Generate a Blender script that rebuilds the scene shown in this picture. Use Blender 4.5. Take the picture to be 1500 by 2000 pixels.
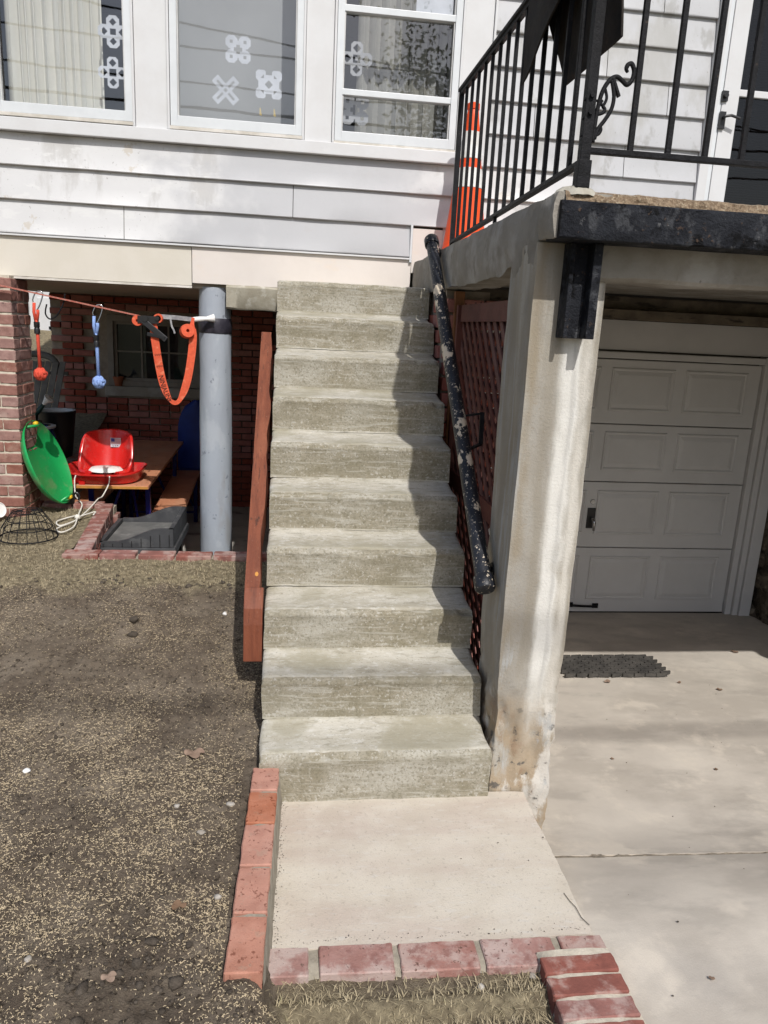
import bpy, bmesh, math, random
import numpy as np
from mathutils import Vector, Matrix

random.seed(7)
rng = np.random.default_rng(11)
for o in list(bpy.data.objects):
    bpy.data.objects.remove(o)
SC = bpy.context.scene
COL = SC.collection

# ------------------------------------------------------------------ camera
yaw, pitch, roll = -0.128336, 0.240655, 0.050291
cy_, sy_, cp_, sp_, cr_, sr_ = math.cos(yaw), math.sin(yaw), math.cos(pitch), math.sin(pitch), math.cos(roll), math.sin(roll)
f_ = Vector((-sy_ * cp_, cy_ * cp_, -sp_)); r0 = Vector((cy_, sy_, 0)); u0 = r0.cross(f_)
r_ = r0 * cr_ + u0 * sr_; u_ = -r0 * sr_ + u0 * cr_
cd = bpy.data.cameras.new('camera'); cam = bpy.data.objects.new('camera', cd); COL.objects.link(cam)
M = Matrix(((r_.x, u_.x, -f_.x, 0.09248), (r_.y, u_.y, -f_.y, -2.38316), (r_.z, u_.z, -f_.z, 1.67202), (0, 0, 0, 1)))
cam.matrix_world = M
cd.sensor_fit = 'VERTICAL'; cd.sensor_height = 24.0; cd.lens = 1464.78 / 2000 * 24.0
cd.clip_start = 0.05; cd.clip_end = 2000
SC.camera = cam

# ------------------------------------------------------------------ world and sun
SUND = Vector((0.215, -1.0, 1.13)).normalized()          # towards the sun
w = bpy.data.worlds.new('World'); SC.world = w; w.use_nodes = True
nt = w.node_tree; bg = nt.nodes['Background']
sky = nt.nodes.new('ShaderNodeTexSky'); sky.sky_type = 'NISHITA'; sky.sun_disc = False
sky.sun_elevation = math.asin(SUND.z); sky.sun_rotation = math.atan2(SUND.x, SUND.y)
sky.air_density = 1.0; sky.dust_density = 2.5; sky.ozone_density = 1.0
nt.links.new(sky.outputs[0], bg.inputs[0]); bg.inputs[1].default_value = 0.125
sl = bpy.data.lights.new('sun', 'SUN'); sun = bpy.data.objects.new('sun', sl); COL.objects.link(sun)
sl.energy = 3.75; sl.angle = math.radians(0.55); sl.color = (1.0, 0.975, 0.94)
sun.rotation_euler = SUND.to_track_quat('Z', 'Y').to_euler(); sun.location = SUND * 20
SC.view_settings.view_transform = 'Standard'; SC.view_settings.look = 'None'
SC.view_settings.gamma = 1.0; SC.view_settings.use_curve_mapping = False
SC.view_settings.exposure = 0.0

# ------------------------------------------------------------------ noise
def _h(i, j, k, s):
    n = (i * 374761393 + j * 668265263 + k * 2147483647 + s * 974634777) & 0xffffffff
    n = ((n ^ (n >> 13)) * 1274126177) & 0xffffffff
    return ((n ^ (n >> 16)) & 0xffff) / 65535.0
def vnoise(x, y, z=0.0, s=0):
    x = np.asarray(x, float); y = np.asarray(y, float); z = np.asarray(z, float) + x * 0
    xi, yi, zi = np.floor(x).astype(np.int64), np.floor(y).astype(np.int64), np.floor(z).astype(np.int64)
    fx, fy, fz = x - xi, y - yi, z - zi
    fx, fy, fz = fx * fx * (3 - 2 * fx), fy * fy * (3 - 2 * fy), fz * fz * (3 - 2 * fz)
    r = 0
    for a in (0, 1):
        for b in (0, 1):
            for c in (0, 1):
                r = r + _h(xi + a, yi + b, zi + c, s) * (fx if a else 1 - fx) * (fy if b else 1 - fy) * (fz if c else 1 - fz)
    return r
def fbm(x, y, z=0.0, o=4, s=0):
    r, a, t, fr = 0, 1.0, 0, 1.0
    for k in range(o):
        r = r + a * vnoise(np.asarray(x) * fr, np.asarray(y) * fr, np.asarray(z) * fr, s + k); t += a; a *= .5; fr *= 2.03
    return r / t - .5
def sm(a, b, x):
    t = np.clip((np.asarray(x, float) - a) / (b - a), 0, 1); return t * t * (3 - 2 * t)

# ------------------------------------------------------------------ materials
MATS = {}
def pm(name, c1, c2=None, s=6, ov=(), rough=.8, bump=.25, bs=90, bd=.004, spec=.3, metal=0, rnd=0, st=(1, 1, 1), trans=0, coat=0):
    m = bpy.data.materials.new(name); m.use_nodes = True; t = m.node_tree; L = t.links.new; N = t.nodes.new
    b = t.nodes['Principled BSDF']
    b.inputs['Roughness'].default_value = rough; b.inputs['Metallic'].default_value = metal
    b.inputs['Specular IOR Level'].default_value = spec
    if coat: b.inputs['Coat Weight'].default_value = coat
    g = N('ShaderNodeNewGeometry')
    def mapped(stv):
        if stv == (1, 1, 1): return g.outputs['Position']
        mp = N('ShaderNodeMapping'); mp.inputs['Scale'].default_value = stv; L(g.outputs['Position'], mp.inputs[0]); return mp.outputs[0]
    def noise(sc, stv=(1, 1, 1), det=8, ro=.62):
        n = N('ShaderNodeTexNoise'); n.inputs['Scale'].default_value = sc; n.inputs['Detail'].default_value = det
        n.inputs['Roughness'].default_value = ro; L(mapped(stv), n.inputs['Vector']); return n.outputs['Fac']
    def ramp(src, a, bb):
        r = N('ShaderNodeMapRange'); r.interpolation_type = 'SMOOTHSTEP'; r.inputs['From Min'].default_value = a; r.inputs['From Max'].default_value = bb; L(src, r.inputs['Value']); return r.outputs[0]
    def mix(fac, A, B, blend='MIX'):
        x = N('ShaderNodeMix'); x.data_type = 'RGBA'; x.blend_type = blend
        if isinstance(fac, (int, float)): x.inputs[0].default_value = fac
        else: L(fac, x.inputs[0])
        for q, i in ((A, 6), (B, 7)):
            if isinstance(q, tuple): x.inputs[i].default_value = (*q, 1)
            else: L(q, x.inputs[i])
        return x.outputs[2]
    c2 = c2 or tuple(min(1, v * .82) for v in c1)
    col = mix(ramp(noise(s, st), .36, .64), c1, c2)
    for e in ov:
        zm = None
        if len(e) == 7: zm = e[6]; e = e[:6]
        c, sc, th, wd, stv, k = tuple(e) + ((1, 1, 1), 1.0)[len(e) - 4:]
        fac = ramp(noise(sc, stv), th - wd, th + wd)
        if k != 1.0:
            q = N('ShaderNodeMath'); q.operation = 'MULTIPLY'; q.inputs[1].default_value = k; L(fac, q.inputs[0]); fac = q.outputs[0]
        if zm:
            sp = N('ShaderNodeSeparateXYZ'); L(g.outputs['Position'], sp.inputs[0]); wb = N('ShaderNodeMath'); wb.operation = 'MULTIPLY_ADD'; wb.inputs[1].default_value = zm[2] if len(zm) > 2 else .5; L(noise(5), wb.inputs[0]); L(sp.outputs[2], wb.inputs[2])
            rz = ramp(wb.outputs[0], zm[0], zm[1]); q = N('ShaderNodeMath'); q.operation = 'MULTIPLY'; L(fac, q.inputs[0]); L(rz, q.inputs[1]); fac = q.outputs[0]
        col = mix(fac, col, c)
    if rnd:
        oi = N('ShaderNodeObjectInfo'); mr = N('ShaderNodeMapRange'); mr.inputs['To Min'].default_value = 1 - rnd; mr.inputs['To Max'].default_value = 1 + rnd
        L(oi.outputs['Random'], mr.inputs['Value'])
        hs = N('ShaderNodeHueSaturation'); L(mr.outputs[0], hs.inputs['Value']); L(col, hs.inputs['Color'])
        mr2 = N('ShaderNodeMapRange'); mr2.inputs['To Min'].default_value = 1.15; mr2.inputs['To Max'].default_value = .75; L(oi.outputs['Random'], mr2.inputs['Value']); L(mr2.outputs[0], hs.inputs['Saturation'])
        col = hs.outputs[0]
    L(col, b.inputs['Base Color'])
    if bump:
        bn = N('ShaderNodeBump'); bn.inputs['Strength'].default_value = bump; bn.inputs['Distance'].default_value = bd
        L(noise(bs, (1, 1, 1), 6, .7), bn.inputs['Height']); L(bn.outputs[0], b.inputs['Normal'])
        rr = N('ShaderNodeMapRange'); rr.inputs['To Min'].default_value = max(.05, rough - .12); rr.inputs['To Max'].default_value = min(1, rough + .12)
        L(noise(s * 3), rr.inputs['Value']); L(rr.outputs[0], b.inputs['Roughness'])
    if trans:
        tr = N('ShaderNodeBsdfTranslucent'); L(col, tr.inputs[0]); ms = N('ShaderNodeMixShader'); ms.inputs[0].default_value = trans
        L(b.outputs[0], ms.inputs[1]); L(tr.outputs[0], ms.inputs[2]); L(ms.outputs[0], t.nodes['Material Output'].inputs[0])
    m['_col'] = 0
    MATS[name] = m
    return m

# concrete of the steps: pale worn treads, algae-stained risers
pm('tread', (.46, .43, .36), (.385, .355, .285), 9, [((.53, .505, .44), 5, .53, .10, (.5, 1.6, 1), .8), ((.27, .25, .195), 30, .58, .06, (.35, 1.4, 1), .6), ((.58, .565, .52), 70, .58, .05, (.5, 1, 1), .6), ((.20, .185, .14), 120, .62, .04, (1, 1, 1), .6), ((.31, .285, .21), 3.5, .53, .09, (1, 1, 1), .7)], .92, .6, 140, bd=.005, spec=.15)
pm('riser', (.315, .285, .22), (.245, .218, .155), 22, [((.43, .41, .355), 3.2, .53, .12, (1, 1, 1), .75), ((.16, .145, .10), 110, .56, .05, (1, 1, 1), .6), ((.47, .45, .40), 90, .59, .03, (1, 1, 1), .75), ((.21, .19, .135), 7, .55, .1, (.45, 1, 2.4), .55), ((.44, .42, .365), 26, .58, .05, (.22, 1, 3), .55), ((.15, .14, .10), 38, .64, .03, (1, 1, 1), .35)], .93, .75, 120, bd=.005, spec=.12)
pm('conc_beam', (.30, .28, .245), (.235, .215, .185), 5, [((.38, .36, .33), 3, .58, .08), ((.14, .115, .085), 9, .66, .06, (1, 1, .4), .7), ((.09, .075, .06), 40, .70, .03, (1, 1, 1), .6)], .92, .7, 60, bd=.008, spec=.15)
Zr = (.78, .50, .5)
pm('conc_pillar', (.355, .335, .295), (.285, .265, .23), 4, [((.46, .435, .385), 4.2, .54, .07, (2.0, 2.0, .22), .8), ((.30, .265, .205), 7, .57, .07, (1.2, 1.2, .2), .6), ((.40, .415, .42), 9, .60, .03, (1.5, 1.5, .12), .7), ((.26, .21, .15), 90, .62, .04, (1, 1, 1), .5),
    ((.33, .255, .17), 9, .46, .08, (1, 1, .6), .85, Zr), ((.55, .52, .47), 8, .54, .04, (1, 1, .5), .9, Zr), ((.27, .185, .12), 12, .59, .05, (1, 1, .6), .7, Zr), ((.09, .085, .08), 24, .61, .04, (1, 1, 1), .85, Zr), ((.36, .37, .37), 9, .62, .03, (1.2, 1.2, .5), .6, Zr)], .93, .6, 110, bd=.005, spec=.12)
def pillar_streak():
    m = MATS['conc_pillar']; t = m.node_tree; L = t.links.new; N = t.nodes.new; b = t.nodes['Principled BSDF']; src = b.inputs['Base Color'].links[0].from_socket
    g = N('ShaderNodeNewGeometry'); sx = N('ShaderNodeSeparateXYZ'); L(g.outputs['Position'], sx.inputs[0])
    def noi(sc, stv, off=0.0):
        mp = N('ShaderNodeMapping'); mp.inputs['Scale'].default_value = stv; mp.inputs['Location'].default_value = (off, off, off); L(g.outputs['Position'], mp.inputs[0])
        n = N('ShaderNodeTexNoise'); n.inputs['Scale'].default_value = sc; n.inputs['Detail'].default_value = 5; L(mp.outputs[0], n.inputs['Vector']); return n.outputs['Fac']
    def mt(op, a, c, d=None):
        q = N('ShaderNodeMath'); q.operation = op
        for k, vv in enumerate((a, c, d)):
            if vv is None: continue
            if isinstance(vv, (int, float)): q.inputs[k].default_value = vv
            else: L(vv, q.inputs[k])
        return q.outputs[0]
    def band(x0, hw, wob, off, soft, patch):
        cx = mt('MULTIPLY_ADD', noi(3.0, (0, 0, 1), off), wob, x0 - wob / 2)
        d = mt('ABSOLUTE', mt('SUBTRACT', sx.outputs[0], cx), 0.0)
        d = mt('MULTIPLY_ADD', noi(30, (1, 1, .2), off), .05, mt('SUBTRACT', d, .025))
        r = N('ShaderNodeMapRange'); r.interpolation_type = 'SMOOTHSTEP'; r.inputs['From Min'].default_value = hw + soft; r.inputs['From Max'].default_value = hw - soft; L(d, r.inputs['Value'])
        r2 = N('ShaderNodeMapRange'); r2.interpolation_type = 'SMOOTHSTEP'; r2.inputs['From Min'].default_value = .36; r2.inputs['From Max'].default_value = .50; L(noi(5, (1, 1, .5), off + 3), r2.inputs['Value'])
        r3 = N('ShaderNodeMapRange'); r3.interpolation_type = 'SMOOTHSTEP'; r3.inputs['From Min'].default_value = .40; r3.inputs['From Max'].default_value = .85; L(mt('ADD', sx.outputs[2], mt('MULTIPLY', noi(6, (1, 1, 1), off), .5)), r3.inputs['Value'])
        return mt('MULTIPLY', mt('MULTIPLY', mt('MULTIPLY', r.outputs[0], r2.outputs[0]), r3.outputs[0]), patch)
    def over(fac, src, c):
        x = N('ShaderNodeMix'); x.data_type = 'RGBA'; L(fac, x.inputs[0]); L(src, x.inputs[6]); x.inputs[7].default_value = (*c, 1); return x.outputs[2]
    src = over(band(.872, .020, .02, 7.0, .022, .75), src, (.27, .225, .16))
    src = over(band(1.00, .034, .05, 1.0, .016, .9), src, (.66, .645, .60))
    src = over(band(1.012, .004, .05, 1.0, .010, .45), src, (.33, .32, .30))
    src = over(band(.935, .022, .05, 21.0, .02, .6), src, (.25, .22, .17))
    src = over(band(1.075, .010, .03, 31.0, .012, .6), src, (.28, .25, .20))
    src = over(band(1.055, .016, .04, 11.0, .012, .7), src, (.62, .59, .53))
    L(src, b.inputs['Base Color'])
pillar_streak()
pm('conc_rough', (.44, .39, .31), (.26, .20, .14), 9, [((.56, .53, .48), 7, .55, .05, (1, 1, .5)), ((.30, .19, .11), 12, .63, .05, (1, 1, .6)), ((.11, .10, .095), 26, .65, .04), ((.40, .42, .43), 8, .66, .03, (1.3, 1.3, .4))], .95, 1.0, 55, bd=.014, spec=.1)
pm('conc_pad', (.56, .51, .43), (.525, .475, .395), 5, [((.43, .345, .295), 2.2, .54, .12, (.4, 1.6, 1), .6), ((.58, .53, .455), 7, .60, .12, (1, 1, 1), .5), ((.44, .38, .31), 5, .60, .10, (1, 1, 1), .25), ((.33, .29, .24), 60, .62, .04, (1, 1, 1), .5), ((.55, .52, .47), 45, .60, .05, (.4, 1.4, 1), .5), ((.28, .245, .20), 140, .64, .03, (1, 1, 1), .6)], .9, .45, 170, spec=.18)
pm('conc_drive', (.55, .50, .43), (.48, .435, .375), 2.2, [((.38, .34, .29), 1.5, .53, .10, (1, 1.8, 1), .7), ((.33, .30, .26), 4, .60, .08, (.7, 1.5, 1), .5), ((.60, .54, .455), 5, .60, .08, (1, 1, 1), .7), ((.30, .27, .23), 70, .74, .025, (1, 1, 1), .6), ((.62, .59, .54), 30, .76, .015)], .88, .3, 150, spec=.2)
pm('conc_floor', (.46, .43, .385), (.38, .355, .315), 3, [((.18, .165, .14), 5, .62, .08)], .9, .3, 90)
pm('joint', (.34, .29, .22), (.22, .19, .15), 60, [], .95, .9, 200)
pm('conc_light', (.37, .345, .28), (.29, .265, .205), 9, [((.45, .43, .37), 14, .6, .08)], .92, .7, 90)
pm('aggregate', (.36, .27, .18), (.20, .14, .09), 90, [((.50, .42, .30), 120, .6, .05), ((.10, .075, .05), 80, .64, .04)], .95, 1.0, 120, bd=.012)
pm('patch', (.42, .40, .34), (.34, .315, .26), 20, [], .95, .8, 80)
pm('soil', (.155, .124, .093), (.108, .085, .064), 14, [((.195, .16, .122), 5, .55, .12), ((.052, .041, .031), 60, .60, .05), ((.24, .205, .14), 160, .62, .04, (1, 1, 1), .6)], .97, 1.0, 160, bd=.01, spec=.08)
pm('seed', (.60, .49, .33), (.43, .345, .22), 60, [], .85, 0, spec=.2, rnd=0)
pm('straw', (.44, .37, .245), (.30, .25, .16), 30, [((.20, .21, .09), 9, .64, .08)], .9, 0, spec=.15)
pm('clod', (.125, .104, .083), (.075, .062, .049), 40, [], .97, .9, 200, bd=.008, spec=.08)
pm('stone', (.42, .39, .345), (.32, .29, .25), 40, [], .85, .5, 150, rnd=.2)
pm('brick_orange', (.45, .215, .15), (.385, .175, .12), 14, [((.50, .26, .19), 9, .58, .08, (1, 1, 1), .6), ((.22, .085, .055), 70, .61, .03), ((.34, .27, .20), 22, .62, .04, (1, 1, 1), .3), ((.30, .22, .16), 12, .68, .06, (1, 1, 1), .5)], .9, .5, 160, rnd=.09, spec=.2)
pm('brick_red', (.27, .105, .082), (.20, .078, .062), 16, [((.42, .31, .27), 13, .53, .07, (1, 1, 1), .65), ((.14, .06, .05), 60, .68, .04, (1, 1, 1), .8)], .9, .6, 120, rnd=.10, spec=.2)
pm('brick_pink', (.36, .205, .175), (.29, .145, .12), 12, [((.46, .365, .325), 11, .50, .08, (1, 1, 1), .75), ((.22, .10, .085), 18, .60, .06, (1, 1, 1), .7), ((.13, .075, .06), 70, .64, .03)], .92, .6, 130, rnd=.07, spec=.15)
pm('brick_wall', (.33, .105, .078), (.255, .082, .062), 14, [((.30, .11, .08), 10, .62, .06, (1, 1, 1), .6), ((.07, .03, .025), 40, .68, .05)], .9, .6, 100, rnd=.24, spec=.2)
pm('brick_pier', (.30, .155, .125), (.23, .11, .088), 20, [((.36, .24, .19), 8, .60, .07, (1, 1, 1), .7), ((.085, .05, .045), 45, .66, .05)], .9, .7, 110, rnd=.14, spec=.2)
pm('mortar', (.36, .325, .26), (.27, .24, .19), 20, [], .95, .8, 120)
pm('mortar_pale', (.58, .525, .43), (.46, .41, .33), 25, [], .95, .8, 120)
pm('mortar_dark', (.34, .29, .235), (.27, .23, .19), 20, [], .95, .7, 120)
pm('trim', (.61, .615, .62), (.58, .58, .58), 5, [((.60, .57, .50), 30, .74, .02, (1, 1, 1), .7)], .5, .1, 60, spec=.4)
pm('fascia_cream', (.61, .575, .505), (.58, .545, .47), 4, [((.45, .38, .28), 30, .75, .02, (.3, 1, 2))], .6, .15, 50)
pm('fascia_pink', (.66, .61, .565), (.63, .58, .535), 4, [((.66, .58, .50), 5, .62, .06, (1, 1, 2), .5)], .6, .12, 50)
pm('alu', (.62, .645, .66), (.58, .605, .62), 8, [], .4, .05, 60, spec=.5)
pm('alu_edge', (.55, .55, .54), None, 8, [], .5, .05, 60)
pm('sill_dirty', (.66, .63, .58), (.50, .47, .41), 8, [((.34, .30, .24), 14, .62, .06, (.3, 1, 2), .7)], .7, .2, 60)
pm('curtain', (.84, .815, .75), (.78, .755, .68), 3, [], .9, .1, 200, trans=.25)
pm('sheer', (.52, .50, .455), (.43, .415, .375), 3, [], .9, .1, 200, trans=.35)
pm('shade', (.36, .36, .365), (.32, .32, .325), 1.6, [], .9, .1, 200)  # flat grey standing in for sky mirrored by the middle pane
pm('room', (.16, .145, .125), (.11, .10, .085), 2, [], .95, 0)
pm('paper', (.60, .61, .66), None, 5, [], .8, .1, 90)
pm('paper_dim', (.40, .40, .42), None, 5, [], .8, .1, 90)  # darker copy of the paper; faintness behind the glass is put into its colour
pm('tape', (.62, .48, .22), None, 5, [], .6, 0)
pm('iron', (.008, .008, .009), (.014, .014, .016), 30, [((.05, .038, .03), 50, .68, .03)], .5, .7, 160, spec=.14)
pm('steel', (.013, .014, .018), (.024, .026, .032), 10, [((.075, .078, .085), 16, .57, .05, (1, 1, .6), .7), ((.005, .005, .006), 8, .58, .03), ((.10, .065, .045), 45, .65, .03, (1, 1, 1), .7), ((.15, .15, .155), 34, .66, .02, (1, 1, 1), .6)], .6, 1.0, 45, bd=.016, spec=.14)
pm('pipe_paint', (.010, .011, .015), (.018, .02, .026), 12, [((.58, .49, .37), 15, .595, .008, (1, .6, .6)), ((.55, .47, .37), 48, .625, .012, (1, .8, .8)), ((.50, .44, .36), 110, .645, .015)], .42, .4, 70, spec=.35)
pm('rubber', (.014, .012, .011), (.024, .018, .014), 18, [((.07, .04, .022), 8, .66, .08)], .8, .6, 220, spec=.25)
pm('rubber_mat', (.045, .042, .038), (.085, .078, .069), 12, [], .9, .5, 120)
pm('cone_orange', (.82, .085, .012), (.74, .07, .012), 6, [], .5, .1, 60)
pm('reflective', (.74, .73, .70), (.62, .60, .56), 12, [((.45, .40, .34), 25, .66, .04)], .45, .1, 80)
pm('timber_red', (.20, .060, .029), (.14, .040, .020), 9, [((.26, .09, .045), 5, .60, .08, (2, .5, .5), .7), ((.075, .026, .015), 26, .62, .03, (4, .35, .35), .8), ((.05, .02, .012), 9, .66, .03, (2, 1, 1), .8), ((.33, .17, .11), 60, .67, .02, (3, .5, .5), .7)], .62, .6, 60, st=(4, .4, .4), spec=.35)
pm('lattice_red', (.135, .045, .034), (.10, .034, .026), 10, [], .75, .3, 80, rnd=.12)
pm('wood_orange', (.24, .105, .045), (.16, .07, .03), 12, [], .7, .3, 80)
pm('table_wood', (.60, .27, .15), (.51, .215, .115), 5, [((.52, .30, .19), 4, .55, .08, (1, .4, 1), .6), ((.20, .07, .035), 12, .66, .05, (1.5, .5, 1))], .5, .2, 90, spec=.4)
pm('table_edge', (.52, .24, .055), None, 20, [], .55, .2, 90)
pm('blue_metal', (.012, .016, .17), (.01, .012, .12), 20, [], .4, .1, 90)
pm('red_plastic', (.60, .020, .016), (.53, .018, .015), 4, [((.50, .13, .11), 9, .60, .06, (1, 1, 1), .5), ((.56, .22, .19), 40, .66, .03, (1, 1, 1), .5)], .28, .05, 60, spec=.5)
pm('green_plastic', (.012, .31, .080), (.014, .26, .068), 5, [((.12, .25, .10), 7, .60, .06, (1, 1, 1), .7), ((.22, .36, .22), 35, .66, .03, (1, 1, 1), .5)], .32, .06, 50, spec=.5)
pm('yellow_plastic', (.75, .50, .03), None, 5, [], .4, 0)
pm('white_plastic', (.80, .79, .765), (.74, .72, .69), 8, [], .5, .05, 60)
pm('grey_plastic', (.045, .046, .049), (.062, .063, .066), 8, [((.15, .15, .148), 9, .60, .08, (.6, 1, 1), .5)], .55, .15, 90)
pm('grey_plastic_dust', (.15, .148, .14), (.10, .10, .096), 7, [((.21, .205, .195), 5, .58, .08)], .7, .15, 90)
pm('black_plastic', (.013, .013, .014), None, 8, [], .35, 0, spec=.5)
pm('rope_white', (.74, .71, .64), (.62, .59, .52), 90, [], .9, .5, 300)
pm('rope_red', (.64, .085, .045), (.54, .065, .04), 120, [], .85, .5, 300)
pm('rope_blue', (.26, .38, .68), (.20, .30, .58), 120, [], .85, .5, 300)
pm('strap_orange', (.74, .125, .055), (.64, .10, .045), 60, [((.80, .24, .13), 20, .62, .06)], .75, .3, 300, trans=.12)
pm('strap_line', (.34, .085, .06), (.40, .18, .14), 90, [], .8, .2, 200)
pm('webbing_grey', (.33, .33, .33), (.20, .20, .21), 30, [], .7, .2, 200)
pm('ink', (.015, .013, .013), None, 5, [], .7, 0)
pm('ink_blue', (.03, .06, .30), None, 5, [], .7, 0)
pm('ink_pink', (.62, .25, .25), None, 5, [], .7, 0)
pm('column_paint', (.345, .38, .425), (.32, .35, .395), 3, [((.42, .45, .485), 6, .58, .05, (1, 1, .5), .6), ((.20, .22, .25), 18, .655, .02), ((.26, .245, .22), 7, .60, .08, (1, 1, .3), .45)], .5, .35, 22, bd=.006, spec=.35)
pm('tape_black', (.025, .023, .032), (.05, .047, .06), 20, [], .4, .4, 40)
pm('garage_white', (.63, .62, .605), (.59, .58, .565), 3, [((.48, .455, .42), 40, .75, .02)], .55, .08, 60)
pm('wood_grime', (.20, .165, .12), (.12, .10, .075), 6, [((.05, .042, .034), 12, .60, .06, (.4, 1, 1.6))], .9, .6, 60)
pm('soffit', (.40, .35, .29), (.34, .295, .245), 5, [], .85, .2, 60)
pm('dark_door', (.055, .032, .022), (.04, .024, .018), 6, [], .6, .2, 60)
pm('frame_grey', (.27, .245, .215), (.22, .20, .175), 8, [], .7, .2, 60)
pm('stone_wall', (.22, .18, .13), (.12, .095, .07), 12, [((.30, .25, .19), 20, .6, .06), ((.05, .04, .03), 30, .62, .05)], .95, 1.0, 45, bd=.02)
pm('leaf', (.17, .105, .065), (.24, .155, .10), 30, [], .8, .2, 120, rnd=.3)
pm('pot_clay', (.32, .11, .055), None, 10, [], .8, .2, 80)
pm('pot_glaze', (.015, .028, .11), (.02, .05, .16), 14, [((.62, .36, .03), 16, .62, .015), ((.50, .06, .03), 20, .66, .012), ((.05, .22, .08), 13, .66, .012)], .25, 0, spec=.6)
pm('pot_rim', (.55, .56, .55), None, 10, [], .35, 0)
pm('can_green', (.008, .045, .038), None, 10, [], .4, 0, spec=.5)
pm('chair_grey', (.17, .165, .155), (.12, .118, .11), 10, [], .7, .1, 60)
pm('blue_chair', (.012, .03, .20), None, 8, [], .5, 0)
pm('litter', (.20, .16, .11), (.30, .25, .18), 30, [((.09, .07, .05), 40, .6, .06)], .95, .9, 60, bd=.03)
pm('grass_far', (.14, .13, .07), (.10, .10, .045), 6, [], .95, .8, 30, bd=.03)
pm('asphalt', (.05, .05, .052), None, 10, [], .9, .3, 60)
pm('bark', (.10, .075, .055), (.06, .045, .033), 20, [], .95, .8, 40)
pm('foliage', (.035, .055, .022), (.055, .075, .03), 3, [], .7, 0, trans=.2)
pm('wire', (.015, .015, .015), None, 5, [], .6, 0)
pm('roofing', (.09, .085, .08), None, 20, [], .9, .4, 60)
pm('chrome', (.55, .55, .55), None, 10, [], .25, 0, metal=1.0)

def glass_mat(name, f0=.1, tint=(.93, .95, .95)):
    m = bpy.data.materials.new(name); m.use_nodes = True; t = m.node_tree; t.nodes.clear(); N = t.nodes.new; L = t.links.new
    out = N('ShaderNodeOutputMaterial'); ms = N('ShaderNodeMixShader'); ge = N('ShaderNodeNewGeometry')
    dt = N('ShaderNodeVectorMath'); dt.operation = 'DOT_PRODUCT'; L(ge.outputs['Incoming'], dt.inputs[0]); L(ge.outputs['Normal'], dt.inputs[1])
    def mth(op, a, b=None):
        q = N('ShaderNodeMath'); q.operation = op
        for k, vv in enumerate((a, b)):
            if vv is None: continue
            if isinstance(vv, float): q.inputs[k].default_value = vv
            else: L(vv, q.inputs[k])
        return q.outputs[0]
    f5 = mth('POWER', mth('SUBTRACT', 1.0, mth('ABSOLUTE', dt.outputs['Value'])), 5.0)
    fac = mth('ADD', mth('MULTIPLY', f5, 1.0 - f0), f0)
    tr = N('ShaderNodeBsdfTransparent'); tr.inputs[0].default_value = (*tint, 1); gl = N('ShaderNodeBsdfGlossy'); gl.inputs['Roughness'].default_value = .012
    L(fac, ms.inputs[0]); L(tr.outputs[0], ms.inputs[1]); L(gl.outputs[0], ms.inputs[2]); L(ms.outputs[0], out.inputs[0])
    g = N('ShaderNodeNewGeometry'); n = N('ShaderNodeTexNoise'); n.inputs['Scale'].default_value = 2.5; n.inputs['Detail'].default_value = 2
    b = N('ShaderNodeBump'); b.inputs['Strength'].default_value = .10; b.inputs['Distance'].default_value = .004
    L(g.outputs['Position'], n.inputs['Vector']); L(n.outputs[0], b.inputs['Height']); L(b.outputs[0], gl.inputs['Normal'])
    MATS[name] = m
glass_mat('glass', .15); glass_mat('glass_dim', .035, (.45, .46, .47))

# painted siding: white enamel, a bare grey-primer zone, peeling and scuffs
def siding_mat():
    m = pm('siding', (.60, .60, .60), (.575, .575, .575), 2.5, [((.49, .45, .39), 5.0, .635, .010, (1, 1, 1), .8), ((.33, .32, .31), 60, .66, .02, (1, 1, 1), .8), ((.40, .39, .37), 5, .585, .06, (1, 1, .35), .6), ((.64, .64, .63), 9, .60, .03, (.6, 1, 1.5), .6)], .42, .12, 25, bd=.004, spec=.4)
    t = m.node_tree; L = t.links.new; N = t.nodes.new; b = t.nodes['Principled BSDF']
    src = b.inputs['Base Color'].links[0].from_socket
    g = N('ShaderNodeNewGeometry'); sx = N('ShaderNodeSeparateXYZ'); L(g.outputs['Position'], sx.inputs[0])
    n = N('ShaderNodeTexNoise'); n.inputs['Scale'].default_value = 3.2; n.inputs['Detail'].default_value = 5; L(g.outputs['Position'], n.inputs['Vector'])
    a = N('ShaderNodeMath'); a.operation = 'MULTIPLY_ADD'; a.inputs[1].default_value = 1.6; a.inputs[2].default_value = -.8; L(n.outputs[0], a.inputs[0])
    xx = N('ShaderNodeMath'); xx.operation = 'SUBTRACT'; xx.inputs[1].default_value = .25; L(sx.outputs[0], xx.inputs[0])
    ab = N('ShaderNodeMath'); ab.operation = 'ABSOLUTE'; L(xx.outputs[0], ab.inputs[0])
    s = N('ShaderNodeMath'); s.operation = 'ADD'; L(ab.outputs[0], s.inputs[0]); L(a.outputs[0], s.inputs[1])
    r = N('ShaderNodeMapRange'); r.interpolation_type = 'SMOOTHSTEP'; r.inputs['From Min'].default_value = .95; r.inputs['From Max'].default_value = .55; L(s.outputs[0], r.inputs['Value'])
    k = N('ShaderNodeMath'); k.operation = 'MULTIPLY'; k.inputs[1].default_value = .9; L(r.outputs[0], k.inputs[0])
    x = N('ShaderNodeMix'); x.data_type = 'RGBA'; L(k.outputs[0], x.inputs[0]); L(src, x.inputs[6]); x.inputs[7].default_value = (.415, .42, .435, 1)
    L(x.outputs[2], b.inputs['Base Color'])
siding_mat()

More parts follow.
